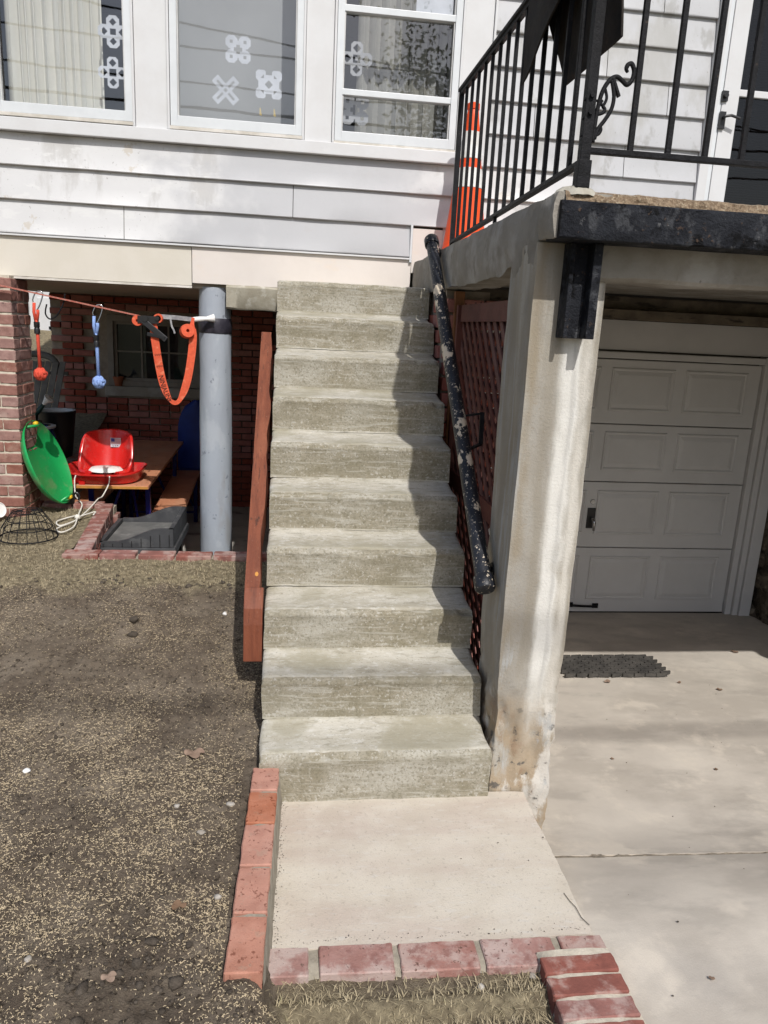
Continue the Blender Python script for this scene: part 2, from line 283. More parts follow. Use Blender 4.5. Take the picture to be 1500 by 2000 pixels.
pm('siding_old', (.47, .475, .49), (.44, .445, .455), 2.5, [((.35, .345, .325), 3.2, .57, .08, (1, 1, .5), .7), ((.28, .275, .26), 9, .62, .06, (1, 1, .6), .6), ((.30, .29, .28), 60, .68, .02)], .5, .12, 25, spec=.3)
# yard: dark seeded soil, thin dead turf by the brick edging and along the front
def yard_mat():
    m = MATS['soil']; t = m.node_tree; L = t.links.new; N = t.nodes.new; b = t.nodes['Principled BSDF']
    src = b.inputs['Base Color'].links[0].from_socket
    at = N('ShaderNodeAttribute'); at.attribute_name = 'turf'
    n = N('ShaderNodeTexNoise'); n.inputs['Scale'].default_value = 40; n.inputs['Detail'].default_value = 6
    g = N('ShaderNodeNewGeometry'); L(g.outputs['Position'], n.inputs['Vector'])
    r = N('ShaderNodeValToRGB'); e = r.color_ramp.elements; e[0].position = .3; e[0].color = (.13, .105, .07, 1); e[1].position = .7; e[1].color = (.32, .27, .175, 1); L(n.outputs[0], r.inputs[0])
    x = N('ShaderNodeMix'); x.data_type = 'RGBA'; L(at.outputs['Fac'], x.inputs[0]); L(src, x.inputs[6]); L(r.outputs[0], x.inputs[7])
    L(x.outputs[2], b.inputs['Base Color'])
yard_mat()

# ------------------------------------------------------------------ mesh building
WL = {}
def wloc(o): return WL.get(o.name, Vector((0, 0, 0))) if o else Vector((0, 0, 0))
def tag(o, label=None, cat=None, group=None, kind=None):
    if label: o['label'] = label
    if cat: o['category'] = cat
    if group: o['group'] = group
    if kind: o['kind'] = kind
    return o
def empty(name, loc, label=None, cat=None, group=None, kind=None):
    o = bpy.data.objects.new(name, None); COL.objects.link(o); o.location = loc; o.empty_display_size = .1
    WL[o.name] = Vector(loc); return tag(o, label, cat, group, kind)

class MB:
    def __init__(s): s.v = []; s.f = []; s.m = []
    def add(s, vs, fs, mi=0):
        n = len(s.v); s.v += [tuple(float(c) for c in q) for q in vs]; s.f += [tuple(n + i for i in f) for f in fs]; s.m += [mi] * len(fs); return s
    def box(s, x0, x1, y0, y1, z0, z1, mi=0, M=None):
        vs = [Vector((x, y, z)) for z in (z0, z1) for y in (y0, y1) for x in (x0, x1)]
        if M is not None: vs = [M @ q for q in vs]
        return s.add(vs, [(0, 2, 3, 1), (4, 5, 7, 6), (0, 1, 5, 4), (2, 6, 7, 3), (0, 4, 6, 2), (1, 3, 7, 5)], mi)
    def bar(s, p, q, w, h, mi=0, up=(0, 0, 1)):
        p, q = Vector(p), Vector(q); d = (q - p).normalized(); u = Vector(up)
        if abs(d.dot(u)) > .98: u = Vector((0, 1, 0))
        a = d.cross(u).normalized() * w / 2; b = a.cross(d).normalized() * h / 2
        vs = [c + i * a + j * b for c in (p, q) for i, j in ((-1, -1), (1, -1), (1, 1), (-1, 1))]
        return s.add(vs, [(3, 2, 1, 0), (4, 5, 6, 7), (0, 1, 5, 4), (1, 2, 6, 5), (2, 3, 7, 6), (3, 0, 4, 7)], mi)
    def tube(s, pts, r, n=8, mi=0, cap=True):
        pts = [Vector(p) for p in pts]; m = len(pts); rs = r if isinstance(r, (list, tuple)) else [r] * m
        d0 = (pts[1] - pts[0]).normalized(); a = d0.orthogonal().normalized(); vs = []; fs = []
        for i, p in enumerate(pts):
            d = (pts[min(i + 1, m - 1)] - pts[max(i - 1, 0)])
            d = d.normalized() if d.length > 1e-9 else d0
            a = (a - d * a.dot(d)); a = a.normalized() if a.length > 1e-6 else d.orthogonal().normalized(); b = d.cross(a)
            vs += [p + (a * math.cos(2 * math.pi * k / n) + b * math.sin(2 * math.pi * k / n)) * rs[i] for k in range(n)]
        for i in range(m - 1):
            fs += [(i * n + k, i * n + (k + 1) % n, (i + 1) * n + (k + 1) % n, (i + 1) * n + k) for k in range(n)]
        if cap: fs += [tuple(range(n))[::-1], tuple((m - 1) * n + k for k in range(n))]
        return s.add(vs, fs, mi)
    def lathe(s, prof, c=(0, 0, 0), n=32, M=None, mi=0, closed=False):
        vs = []; fs = []; c = Vector(c)
        for (r, z) in prof:
            for k in range(n):
                q = Vector((r * math.cos(2 * math.pi * k / n), r * math.sin(2 * math.pi * k / n), z))
                vs.append(c + (M @ q if M is not None else q))
        for i in range(len(prof) - 1):
            fs += [(i * n + k, i * n + (k + 1) % n, (i + 1) * n + (k + 1) % n, (i + 1) * n + k) for k in range(n)]
        return s.add(vs, fs, mi)
    def prism(s, poly, axis, a, b, mi=0):
        # poly: 2-d outline in the two other axes, extruded along axis from a to b
        def P(u, v, w): return {'x': (w, u, v), 'y': (u, w, v), 'z': (u, v, w)}[axis]
        n = len(poly); vs = [P(u, v, a) for u, v in poly] + [P(u, v, b) for u, v in poly]
        fs = [tuple(range(n))[::-1], tuple(range(n, 2 * n))] + [(i, (i + 1) % n, n + (i + 1) % n, n + i) for i in range(n)]
        return s.add(vs, fs, mi)
    def grid(s, P, mi=0, flip=False):
        P = np.asarray(P); a, b = P.shape[:2]; n = len(s.v)
        s.v += [tuple(q) for q in P.reshape(-1, 3).tolist()]
        idx = (np.arange(a * b).reshape(a, b) + n)
        q = np.stack([idx[:-1, :-1], idx[:-1, 1:], idx[1:, 1:], idx[1:, :-1]], -1).reshape(-1, 4)
        if flip: q = q[:, ::-1]
        s.f += [tuple(r) for r in q.tolist()]; s.m += [mi] * len(q); return s
    def build(s, name, mats, parent=None, smooth=False, fix=True, origin=None, bevel=0):
        me = bpy.data.meshes.new(name); w = wloc(parent) if parent is not None else Vector(origin or (0, 0, 0))
        me.from_pydata([(a - w.x, b - w.y, c - w.z) for a, b, c in s.v], [], s.f)
        for m in (mats if isinstance(mats, (list, tuple)) else [mats]): me.materials.append(MATS[m])
        me.polygons.foreach_set('material_index', s.m)
        if fix or bevel:
            bm = bmesh.new(); bm.from_mesh(me)
            if bevel:
                bmesh.ops.remove_doubles(bm, verts=bm.verts, dist=1e-6)
                bmesh.ops.bevel(bm, geom=[e for e in bm.edges if len(e.link_faces) == 2 and e.calc_face_angle(0) > .5], offset=bevel, segments=2, affect='EDGES', profile=.6)
            bmesh.ops.recalc_face_normals(bm, faces=bm.faces); bm.to_mesh(me); bm.free()
        if smooth: me.polygons.foreach_set('use_smooth', [True] * len(me.polygons))
        me.update()
        if smooth == 'auto':
            me.set_sharp_from_angle(angle=math.radians(38))
        o = bpy.data.objects.new(name, me); COL.objects.link(o)
        if parent is not None: o.parent = parent; WL[o.name] = w
        else: o.location = w; WL[o.name] = w
        return o

def dup(o, world, parent, rotz=None, scale=None):
    c = o.copy(); COL.objects.link(c); c.parent = parent; c.location = Vector(world) - wloc(parent); WL[c.name] = wloc(parent)
    if rotz is not None: c.rotation_euler = (0, 0, rotz)
    if scale is not None: c.scale = scale
    return c
def catmull(pts, n=8):
    pts = [Vector(p) for p in pts]; out = []
    for i in range(len(pts) - 1):
        p0, p1, p2, p3 = pts[max(i - 1, 0)], pts[i], pts[i + 1], pts[min(i + 2, len(pts) - 1)]
        for k in range(n):
            t = k / n
            out.append(.5 * ((2 * p1) + (p2 - p0) * t + (2 * p0 - 5 * p1 + 4 * p2 - p3) * t * t + (3 * p1 - p0 - 3 * p2 + p3) * t ** 3))
    out.append(pts[-1]); return out
def brick_mesh(L, W, H, mat, seed, jit=.0015, bev=.004, seg=1):
    bm = bmesh.new(); bmesh.ops.create_cube(bm, size=1)
    for v_ in bm.verts: v_.co = Vector((v_.co.x * L, v_.co.y * W, v_.co.z * H))
    bmesh.ops.bevel(bm, geom=bm.edges[:], offset=bev, segments=seg, affect='EDGES')
    rr = random.Random(seed)
    for v_ in bm.verts: v_.co += Vector((rr.uniform(-1, 1), rr.uniform(-1, 1), rr.uniform(-1, 1))) * jit
    me = bpy.data.meshes.new('brick'); bm.to_mesh(me); bm.free(); me.materials.append(MATS[mat]); return me
def rough_brick_mesh(L, W, H, mat, seed):
    bm = bmesh.new(); bmesh.ops.create_cube(bm, size=1)
    for v_ in bm.verts: v_.co = Vector((v_.co.x * L, v_.co.y * W, v_.co.z * H))
    bmesh.ops.bevel(bm, geom=bm.edges[:], offset=.0035, segments=1, affect='EDGES')
    bmesh.ops.subdivide_edges(bm, edges=[e for e in bm.edges if e.calc_length() > .04], cuts=6, use_grid_fill=True)
    co = np.array([v_.co[:] for v_ in bm.verts]); nz = fbm(co[:, 0] * 40 + seed * 9, co[:, 1] * 40, co[:, 2] * 40, 3, seed)
    bm.normal_update()
    for v_, k in zip(bm.verts, nz): v_.co += v_.normal * float(k) * .0075
    me = bpy.data.meshes.new('brick'); bm.to_mesh(me); bm.free(); me.materials.append(MATS[mat])
    me.polygons.foreach_set('use_smooth', [True] * len(me.polygons)); me.set_sharp_from_angle(angle=math.radians(30)); return me
def put(me, parent, world, rotz=0, name='brick', tilt=0):
    o = bpy.data.objects.new(name, me); COL.objects.link(o); o.parent = parent; o.location = Vector(world) - wloc(parent)
    o.rotation_euler = (tilt, 0, rotz); WL[o.name] = wloc(parent); return o

# ------------------------------------------------------------------ terrain functions
def yard_base(x, y):
    z = .10 + .285 * sm(0, 1.5, y) + .012 * sm(-.76, -.88, y) * sm(-.3, -.1, x) - .03 * sm(-1.0, -1.3, y)
    return z + np.maximum(0, np.asarray(y) - 4.6) * .235
def turf(x, y):
    n = fbm(np.asarray(x) * 5, np.asarray(y) * 5, 0, 3, 40)
    a = sm(1.16, 1.36, np.asarray(y) + n * .45)
    b = sm(-.66, -.84, np.asarray(y) + n * .2) * sm(.05, .13, np.asarray(x) + n * .1)
    return np.clip(a + b, 0, 1)
def yard_z(x, y):
    x = np.asarray(x, float); y = np.asarray(y, float); t = turf(x, y)
    n = fbm(x * 9, y * 9, 0, 2, 3) * .028 + fbm(x * 34, y * 34, 0, 3, 5) * .012 * (1 - .35 * t) + fbm(x * 90, y * 90, 0, 2, 8) * .013 * (1 - .3 * t)
    fl = sm(.0, .14, x) * sm(-.82, -.90, y) + sm(.03, .08, x) * sm(-.93, -.80, y)
    return yard_base(x, y) * (1 - fl) + fl * (-.016) + n * (1 - .5 * fl)
def drive_z(y):
    y = np.asarray(y, float)
    return np.interp(y, [-20, -.64, -.52, -.30, -.10, .03, .3, 2.7], [-.005, -.005, -.022, -.085, -.155, -.19, -.212, -.297])

# ================================================================== THE SETTING
g = MB(); X = [-400, -9, 9, 400]; Y = [-400, -9, 14, 400]
for i in range(3):
    for j in range(3):
        if i == 1 and j == 1: continue
        g.add([(X[i], Y[j], -.06), (X[i + 1], Y[j], -.06), (X[i + 1], Y[j + 1], -.06), (X[i], Y[j + 1], -.06)], [(0, 1, 2, 3)])
tag(g.build('ground', 'grass_far'), 'wide ground sheet around the house', 'ground', kind='structure')

def yard_patch(mb, x0, x1, y0, y1, nx, ny):
    xs, ys = np.linspace(x0, x1, nx), np.linspace(y0, y1, ny); XX, YY = np.meshgrid(xs, ys)
    mb.grid(np.stack([XX, YY, yard_z(XX, YY)], -1))
g = MB()
yard_patch(g, -1.9, .015, -1.35, 1.63, 270, 410)
yard_patch(g, .015, .80, -1.35, -.742, 110, 86)
yard_patch(g, -1.9, -1.12, 1.63, 2.76, 90, 130)
yard_patch(g, -9, -1.9, -1.35, 14, 120, 220)
yard_patch(g, -9, .80, -9, -1.35, 150, 110)
yard_patch(g, -1.9, -1.82, 2.76, 5.8, 6, 60)
yard = g.build('yard', 'soil', smooth=True, fix=False)
co = np.array(g.v); at = yard.data.attributes.new('turf', 'FLOAT', 'POINT')
at.data.foreach_set('value', np.clip(turf(co[:, 0], co[:, 1]) + sm(-1.7, -2.2, co[:, 0]) , 0, 1).astype(np.float32))
tag(yard, 'dark bare soil yard strewn with pale grass seed', 'yard', kind='structure')

# driveway, two slabs with a joint between, falling towards the garage
drv = empty('driveway', (2.2, 0, 0), 'pale concrete driveway sloping down to the garage', 'driveway', kind='structure')
def jy(x): return -.165 - .045 * (np.asarray(x) - 1.0)
xs = np.concatenate([np.linspace(.845, 2.4, 40), np.linspace(2.5, 3.56, 14)])
def slab(fy0, fy1, ny):
    P = []
    for t in np.linspace(0, 1, ny):
        yy = fy0(xs) * (1 - t) + fy1(xs) * t
        zz = drive_z(yy) + fbm(xs * 2, yy * 2, 0, 2, 70) * .006
        if t in (0, 1): zz = zz - .0
        P.append(np.stack([xs, yy, zz], -1))
    lo0 = P[0].copy(); lo0[:, 2] -= .06; lo1 = P[-1].copy(); lo1[:, 2] -= .06
    P[0][:, 2] -= .004; P[-1][:, 2] -= .004
    return np.stack([lo0] + P + [lo1], 0)
mb = MB().grid(slab(lambda x: jy(x) + .011, lambda x: x * 0 + 2.75, 40)); mb.build('slab', 'conc_drive', drv, smooth='auto', fix=False)
mb = MB().grid(slab(lambda x: x * 0 - 9, lambda x: jy(x) - .011, 60)); mb.build('slab', 'conc_drive', drv, smooth='auto', fix=False)
P = []
for k in (-.016, 0, .016):
    yy = jy(np.linspace(.99, 3.56, 160)) + k; xx = np.linspace(.99, 3.56, 160)
    P.append(np.stack([xx, yy, drive_z(yy) - .0075 + fbm(xx * 40, yy * 40, 0, 3, 4) * .014], -1))
MB().grid(np.stack(P, 0)).build('joint_filler', 'joint', drv, fix=False)

# landing pad in front of the steps
xs = np.linspace(.066, .985, 60); ys = np.linspace(-.66, .03, 46); XX, YY = np.meshgrid(xs, ys)
ZZ = fbm(XX * 3, YY * 3, 0, 3, 21) * .010 - .004 * sm(.95, .985, XX)
edge = fbm(YY * 14, XX * 0, 0, 3, 22) * .012 * sm(.9, .985, XX); P = np.stack([XX + edge, YY, ZZ], -1)
mb = MB().grid(P); lo = P[:, -1].copy(); lo[:, 2] = -.2; mb.grid(np.stack([P[:, -1], lo], 0), flip=True)
lo = P[0].copy(); lo[:, 2] = -.15; mb.grid(np.stack([lo, P[0]], 0))
tag(mb.build('landing_pad', 'conc_pad', smooth='auto', fix=False), 'tan concrete pad at the foot of the steps', 'pavement', kind='structure')

tag(MB().box(-1.9, .85, 1.62, 5.85, -.5, -.32).build('patio_floor', 'conc_floor'), 'shaded concrete floor of the sunken patio', 'floor', kind='structure')
tag(MB().box(3.78, 9, -9, 14, -.5, -.03).build('side_lawn', 'grass_far'), 'lawn beyond the driveway wall', 'lawn', kind='structure')
tag(MB().box(-9, -2.6, 6.0, 13.9, -.4, -.3).build('side_ground', 'litter'), 'ground under the side bank', 'ground', kind='structure')

# ================================================================== STAIRCASE
T, RS, WD = .2143, .19, .844
st = empty('staircase', (.42, 0, 0), 'steep weathered concrete staircase with ten steps', 'staircase')
xs = np.concatenate([[0, .004, .012], np.linspace(.025, WD - .025, 74), [WD - .012, WD - .004, WD]])
edge_in = np.array([.012, .005, .0015] + [0] * 74 + [.0015, .005, .012])
def step_profile(n):
    y0, z0, z1, y1 = (n - 1) * T, (n - 1) * RS + (.022 if n > 1 else -.03), n * RS, n * T
    R = .030; pr = []
    if n > 1: pr += [(y0 + .000, z0, 1), (y0 - .006 + .006, z0 + .008, 1)]
    else: pr += [(y0, -.06, 1), (y0, .0, 1)]
    zz = np.linspace(z0 + .02, z1 - R, 12); pr += [(y0 + .004 * math.sin((q - z0) * 16), q, 1) for q in zz]
    for a in np.linspace(12, 90, 8): pr.append((y0 + R - R * math.cos(math.radians(a)), z1 - R + R * math.sin(math.radians(a)), 1 if a < 62 else 0))
    end = y1 if n < 10 else 2.66
    m = 12 if n < 10 else 26
    for k in range(1, m + 1):
        q = k / m; y = y0 + R + (end - y0 - R) * q
        pr.append((y, z1 + (.022 * (q ** 2.2) if n < 10 else .012 * q) + 0, 0))
    return pr
for n in range(1, 11):
    pr = step_profile(n); P = []
    for (y, z, k) in pr:
        nx_ = fbm(xs * 7, y * 7 + xs * 0, z * 7, 3, 31); ny_ = fbm(xs * 45, y * 45 + xs * 0, z * 45, 3, 33); lo_ = fbm(xs * 2.2, y * 0 + xs * 0 + n * 3.7, 0, 2, 35)
        nose = math.exp(-((y - (n - 1) * T - .008) / .016) ** 2) * math.exp(-((z - n * RS + .008) / .018) ** 2)
        chip = nose * (np.maximum(0, vnoise(xs * 16 + n * 7.3, xs * 0 + n * 1.7, 0, 37) - .66) * .055 + np.maximum(0, vnoise(xs * 45 + n * 3.1, xs * 0 + n, 0, 38) - .72) * .03 + .004 * vnoise(xs * 5 + n, xs * 0, 0, 39))
        P.append(np.stack([xs + fbm(y * 9 + xs * 0, z * 9, 0, 2, 36) * .008 * ((xs < .01) | (xs > WD - .01)),
                           y + (nx_ * .006 + ny_ * .0045 + lo_ * .010) * (1 if k else .8) + chip, z - chip + (nx_ * .004 + ny_ * .003 + lo_ * .006) * (0 if z < .01 else 1) - edge_in * (1 if z > (n * RS - .02) else 0)], -1))
    P = np.stack(P, 0); mb = MB(); ks = [k for _, _, k in pr]; cut = ks.index(0); lo_i = 1 if n > 1 else 0
    if lo_i: mb.grid(P[:lo_i + 1], 0)
    mb.grid(P[lo_i:cut + 1], 1); mb.grid(P[cut:], 0)
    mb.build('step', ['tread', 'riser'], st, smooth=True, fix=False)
mb = MB()
for x in (.002, WD - .002):
    for n in range(1, 11):
        y0, z1 = (n - 1) * T + .01, n * RS - .012
        y1 = n * T + .012 if n < 10 else 2.0
        mb.add([(x, y0, -.4), (x, y1, -.4), (x, y1, z1), (x, y0, z1)], [(0, 1, 2, 3)], 0)
mb.box(.001, WD - .001, 1.93, 2.0, -.4, 1.72); mb.box(.001, WD - .001, 1.96, 2.66, 1.735, 1.885)
mb.build('stair_body', 'conc_light', st, fix=False)

# ================================================================== HOUSE
house = empty('house', (.5, 2.6, -.3), 'white sided house above a brick basement', 'house')
FY = 2.6
ZL = [2.112 + .1885 * k for k in range(0, 12)]
def board(x0, x1, z0, z1, mt='siding'):
    # clapboard: proud lip at the bottom, leaning back to the top, gentle oil-canning
    nx = max(2, int((x1 - x0) / .06)); xs = np.linspace(x0, x1, nx)
    pr = [(FY + .004, z0 + .004), (FY - .026, z0 + .002), (FY - .0285, z0 + .006), (FY - .027, z0 + .012), (FY - .018, z0 + (z1 - z0) * .5), (FY - .006, z1 + .004)]
    P = []
    for k, (y, z) in enumerate(pr):
        dy = fbm(xs * 2.5 + z0 * 31, xs * 0 + k * .4, 0, 3, 50) * .011 * (1 if k > 2 else .35)
        P.append(np.stack([xs, y + dy, z + fbm(xs * 1.5, xs * 0 + z0 * 7, 0, 2, 51) * .003], -1))
    o = MB().grid(np.stack(P, 0)).build('siding_board', mt, house, smooth='auto', fix=False); return o
board(-2.5, -.938, ZL[0], ZL[1]); board(-.934, .812, ZL[0], ZL[1])
board(-2.5, .072, ZL[1], ZL[2]); board(.076, 2.655, ZL[1], ZL[2])
board(-2.5, 1.10, ZL[2], ZL[3] - .012)
board(1.02, 2.655, ZL[0], ZL[1]) ; board(1.104, 1.9, ZL[2], ZL[3]); board(1.904, 2.655, ZL[2], ZL[3], 'siding_old')
for k in range(3, 11):
    c = [2.16, 1.55, 2.4, 1.98, 1.7, 2.3, 2.0, 1.6][k - 3]
    board(1.262, c - .002, ZL[k], ZL[k + 1], 'siding_old'); board(c + .002, 2.655, ZL[k], ZL[k + 1], 'siding_old')
# end cap and small flat panel by the porch
MB().box(.812, .826, FY - .034, FY + .01, ZL[0] - .03, ZL[1] + .004).build('corner_cap', 'alu', house, bevel=.002)
MB().box(.828, 1.018, FY - .020, FY + .01, 2.02, ZL[1] - .012).build('flat_panel', 'fascia_pink', house, bevel=.002)
# fascia
MB().box(-2.5, -.541, FY - .012, FY + .03, 1.868, 2.098).build('fascia_board', 'fascia_cream', house, bevel=.002)
MB().box(-.537, .826, FY - .014, FY + .03, 1.884, 2.098).build('fascia_board', 'fascia_pink', house, bevel=.002)
MB().box(-2.5, .812, FY - .032, FY - .002, 2.099, 2.109).build('drip_edge', 'trim', house)
MB().box(-2.5, -.54, FY - .016, FY + .02, 1.853, 1.866).build('peeling_strip', 'sill_dirty', house)
# window band casing
mb = MB(); mb.box(-2.5, 1.262, FY - .052, FY + .05, 2.672, 2.742); mb.build('sill_board', 'trim', house, bevel=.004)
for a, b in ((-2.5, -1.655), (-.863, -.651), (.118, .312), (1.056, 1.262)):
    MB().box(a + .016, b - .016, FY - .030, FY + .03, 2.744, 4.2).build('window_casing', 'trim', house, bevel=.003)
    for x in (a, b - .014):
        MB().box(x, x + .014, FY - .046, FY + .02, 2.744, 4.2).build('casing_bead', 'trim', house, bevel=.003)
MB().box(-2.5, 2.66, FY - .06, FY + .05, 4.2, 4.42).build('frieze_board', 'trim', house)
MB().box(-2.55, 3.9, FY - .28, 5.9, 4.42, 4.6).build('roof', 'roofing', house)
# enclosed porch room
mb = MB(); mb.box(-2.5, 1.25, 5.5, 5.6, 1.9, 4.42); mb.box(-2.5, 1.25, FY + .05, 5.5, 2.02, 2.1); mb.box(-2.5, 1.25, FY + .05, 5.5, 4.3, 4.4)
mb.box(1.25, 1.33, FY + .03, 5.6, 2.1, 4.42); mb.box(-2.5, -2.42, FY + .03, 5.6, 1.9, 4.42); mb.build('inner_room', 'room', house)
mb = MB(); mb.box(-2.5, 1.25, FY + .012, FY + .05, 2.1, 2.74); mb.box(1.262, 2.66, FY + .01, FY + .05, 2.05, 4.42); mb.box(2.66, 3.9, FY + .01, FY + .05, 4.16, 4.42); mb.build('sheathing', 'room', house)
mb = MB(); mb.box(3.72, 3.9, FY - .02, 5.9, 2.0, 4.42); mb.box(-2.35, 3.9, 5.9, 13, -.4, 4.42); mb.build('outer_wall', 'siding', house)

def window(x0, x1, bars, zb, top=4.18, fw=.040, casement=True):
    o = MB(); z0 = zb; yf, yb = FY - .040, FY + .02
    o.box(x0, x0 + fw, yf, yb, z0, top); o.box(x1 - fw, x1, yf, yb, z0, top); o.box(x0 + fw, x1 - fw, yf, yb, z0, z0 + fw + .016); o.box(x0 + fw, x1 - fw, yf, yb, top - fw, top)
    w_ = o.build('window', 'alu', house, bevel=.003)
    for zb_, h in bars: MB().box(x0 + fw * .9, x1 - fw * .9, yf + .006, yb - .004, zb_, zb_ + h).build('sash_bar', 'alu', w_, bevel=.003)
    zs = [z0 + fw + .016] + [q for b_ in bars for q in (b_[0], b_[0] + b_[1])] + [top - fw]
    for i in range(0, len(zs), 2):
        MB().add([(x0 + fw, FY, zs[i]), (x1 - fw, FY, zs[i]), (x1 - fw, FY, zs[i + 1]), (x0 + fw, FY, zs[i + 1])], [(0, 1, 2, 3)]).build('pane', 'glass', w_, fix=False)
    # inner bead line
    e = MB()
    for xa, xb in ((x0 + fw, x0 + fw + .008), (x1 - fw - .008, x1 - fw)): e.box(xa, xb, yf + .012, FY - .005, z0 + fw + .016, top - fw)
    e.build('glazing_bead', 'alu_edge', w_)
    MB().box(x0 - .004, x1 + .004, FY - .046, FY + .01, zb - .020, zb - .002).build('storm_sill', 'sill_dirty', w_, bevel=.002)
    return w_
window(-1.632, -.861, [], 2.768); window(-.648, .120, [], 2.766)
window(.314, 1.054, [(3.012, .034), (3.455, .036)], 2.756)
# left-most window continues out of frame
window(-2.45, -1.68, [], 2.768) if False else None

# porch door
MB().box(2.658, 2.72, FY - .045, FY + .04, 2.10, 4.2).build('door_trim', 'trim', house, bevel=.003)
MB().box(2.722, 2.752, FY - .028, FY + .04, 2.10, 4.16).build('door_jamb', 'alu', house, bevel=.002)
mb = MB(); mb.box(2.756, 2.862, FY - .03, FY + .012, 2.105, 4.14); mb.box(3.56, 3.67, FY - .03, FY + .012, 2.105, 4.14); mb.box(2.862, 3.56, FY - .03, FY + .012, 2.105, 2.20); mb.box(2.862, 3.56, FY - .03, FY + .012, 4.03, 4.14); mb.box(2.862, 3.56, FY - .028, FY + .01, 3.205, 3.245)
door = mb.build('door', 'trim', house, bevel=.004)
MB().box(2.862, 3.56, FY - .008, FY - .004, 2.20, 3.205).build('pane', 'glass_dim', door); MB().box(2.862, 3.56, FY - .008, FY - .004, 3.245, 4.03).build('pane', 'glass_dim', door)
mb = MB()
for k in range(120): z = 2.2 + k * .0152; mb.box(2.868, 3.556, FY + .014, FY + .022, z, z + .0105)
mb.build('blind', 'dark_door', door); tag(door.children[-1], kind='stuff')
MB().box(2.86, 3.57, FY + .03, FY + .036, 2.2, 4.03).build('backing', 'room', door)
MB().box(2.745, 2.785, FY - .044, FY - .03, 3.165, 3.225).tube([(2.765, FY - .044, 3.195), (2.765, FY - .062, 3.195)], .014, 10).build('deadbolt', 'black_plastic', door)
MB().box(2.748, 2.786, FY - .046, FY - .03, 3.005, 3.105).tube([(2.768, FY - .046, 3.07), (2.768, FY - .075, 3.07), (2.80, FY - .085, 3.075), (2.86, FY - .088, 3.06)], .0085, 8).build('lever_handle', 'black_plastic', door)

# ---- basement rear wall with bricks, window, door
BY = 5.80
bw = MB(); wx0, wx1, wz0, wz1 = -1.80, -.86, .955, 1.665
for (a, b, c, d) in ((-2.35, wx0, -.32, 1.9), (wx1, .85, -.32, 1.9), (wx0, wx1, -.32, wz0), (wx0, wx1, wz1, 1.9)): bw.box(a, b, BY, BY + .1, c, d)
bwall = bw.build('basement_wall', 'mortar_dark', house)
bms = [brick_mesh(.2, .09, .057, 'brick_wall', k) for k in range(5)]; hms = [brick_mesh(.094, .09, .057, 'brick_wall', 10 + k) for k in range(3)]
cnt = 0; rest = []
for c in range(0, 33):
    z = -.285 + c * .0677; off = (c % 2) * .106; header = c % 6 == 3
    step = .106 if header else .2125; x = -2.345 + (0 if header else off - .106)
    while x < -.12:
        L_ = .094 if header else .2; xc = x + L_ / 2
        inside = xc + L_ / 2 > wx0 - .03 and xc - L_ / 2 < wx1 + .03 and wz0 - .115 < z < wz1 + .03
        if xc - L_ / 2 < -2.351 or (inside and not (wz0 - .115 < z < wz0 and False)):
            x += step; continue
        if cnt < 290 and z > .1:
            put(random.choice(hms if header else bms), bwall, (xc, BY - .002 + random.uniform(-.003, .003), z)); cnt += 1
        else: rest.append((xc, z, L_))
        x += step
mb = MB()
for xc, z, L_ in rest: mb.box(xc - L_ / 2, xc + L_ / 2, BY - .045, BY + .04, z - .0285, z + .0285)
tag(mb.build('brick_rest', 'brick_wall', bwall), kind='stuff')
mb = MB(); mb.box(wx0, wx0 + .06, BY - .03, BY + .08, wz0, wz1); mb.box(wx1 - .06, wx1, BY - .03, BY + .08, wz0, wz1); mb.box(wx0 + .06, wx1 - .06, BY - .03, BY + .08, wz1 - .06, wz1); mb.box(wx0 + .06, wx1 - .06, BY - .03, BY + .08, wz0, wz0 + .05)
bwin = mb.build('basement_window', 'frame_grey', house, bevel=.003)
gx0, gx1, gz0, gz1 = wx0 + .06, wx1 - .06, wz0 + .05, wz1 - .06; cw = (gx1 - gx0) / 3
mb = MB(); mb.box(gx0, gx0 + .03, BY + .0, BY + .03, gz0, gz1); mb.box(gx1 - .03, gx1, BY, BY + .03, gz0, gz1); mb.box(gx0 + .03, gx1 - .03, BY, BY + .03, gz0, gz0 + .03); mb.box(gx0 + .03, gx1 - .03, BY, BY + .03, gz1 - .03, gz1); mb.build('sash', 'frame_grey', bwin)
for k in (1, 2): MB().box(gx0 + k * cw - .008, gx0 + k * cw + .008, BY + .005, BY + .025, gz0 + .03, gz1 - .03).build('muntin', 'frame_grey', bwin)
MB().box(gx0 + .03, gx1 - .03, BY + .007, BY + .023, (gz0 + gz1) / 2 - .008, (gz0 + gz1) / 2 + .008).build('muntin', 'frame_grey', bwin)
for k in range(3):
    for j in range(2):
        MB().box(gx0 + k * cw + .008, gx0 + (k + 1) * cw - .008, BY + .030, BY + .033, gz0 + j * (gz1 - gz0) / 2, gz0 + (j + 1) * (gz1 - gz0) / 2).build('pane', 'glass_dim', bwin)
MB().box(gx0, gx1, BY + .2, BY + .21, gz0, gz1).build('dark_interior', 'room', bwin)
MB().box(wx0 - .03, wx1 + .03, BY - .075, BY + .05, wz0 - .105, wz0 - .004).build('stone_sill', 'conc_beam', house, bevel=.006)
mb = MB(); mb.box(-.47, -.40, BY - .04, BY + .04, -.32, 1.75); mb.box(.42, .49, BY - .04, BY + .04, -.32, 1.75); mb.box(-.40, .42, BY - .04, BY + .04, 1.68, 1.75); bf = mb.build('basement_door_frame', 'dark_door', house)
mb = MB(); mb.box(-.40, .42, BY - .015, BY + .02, -.32, 1.68); bd_ = mb.build('basement_door', 'dark_door', house)
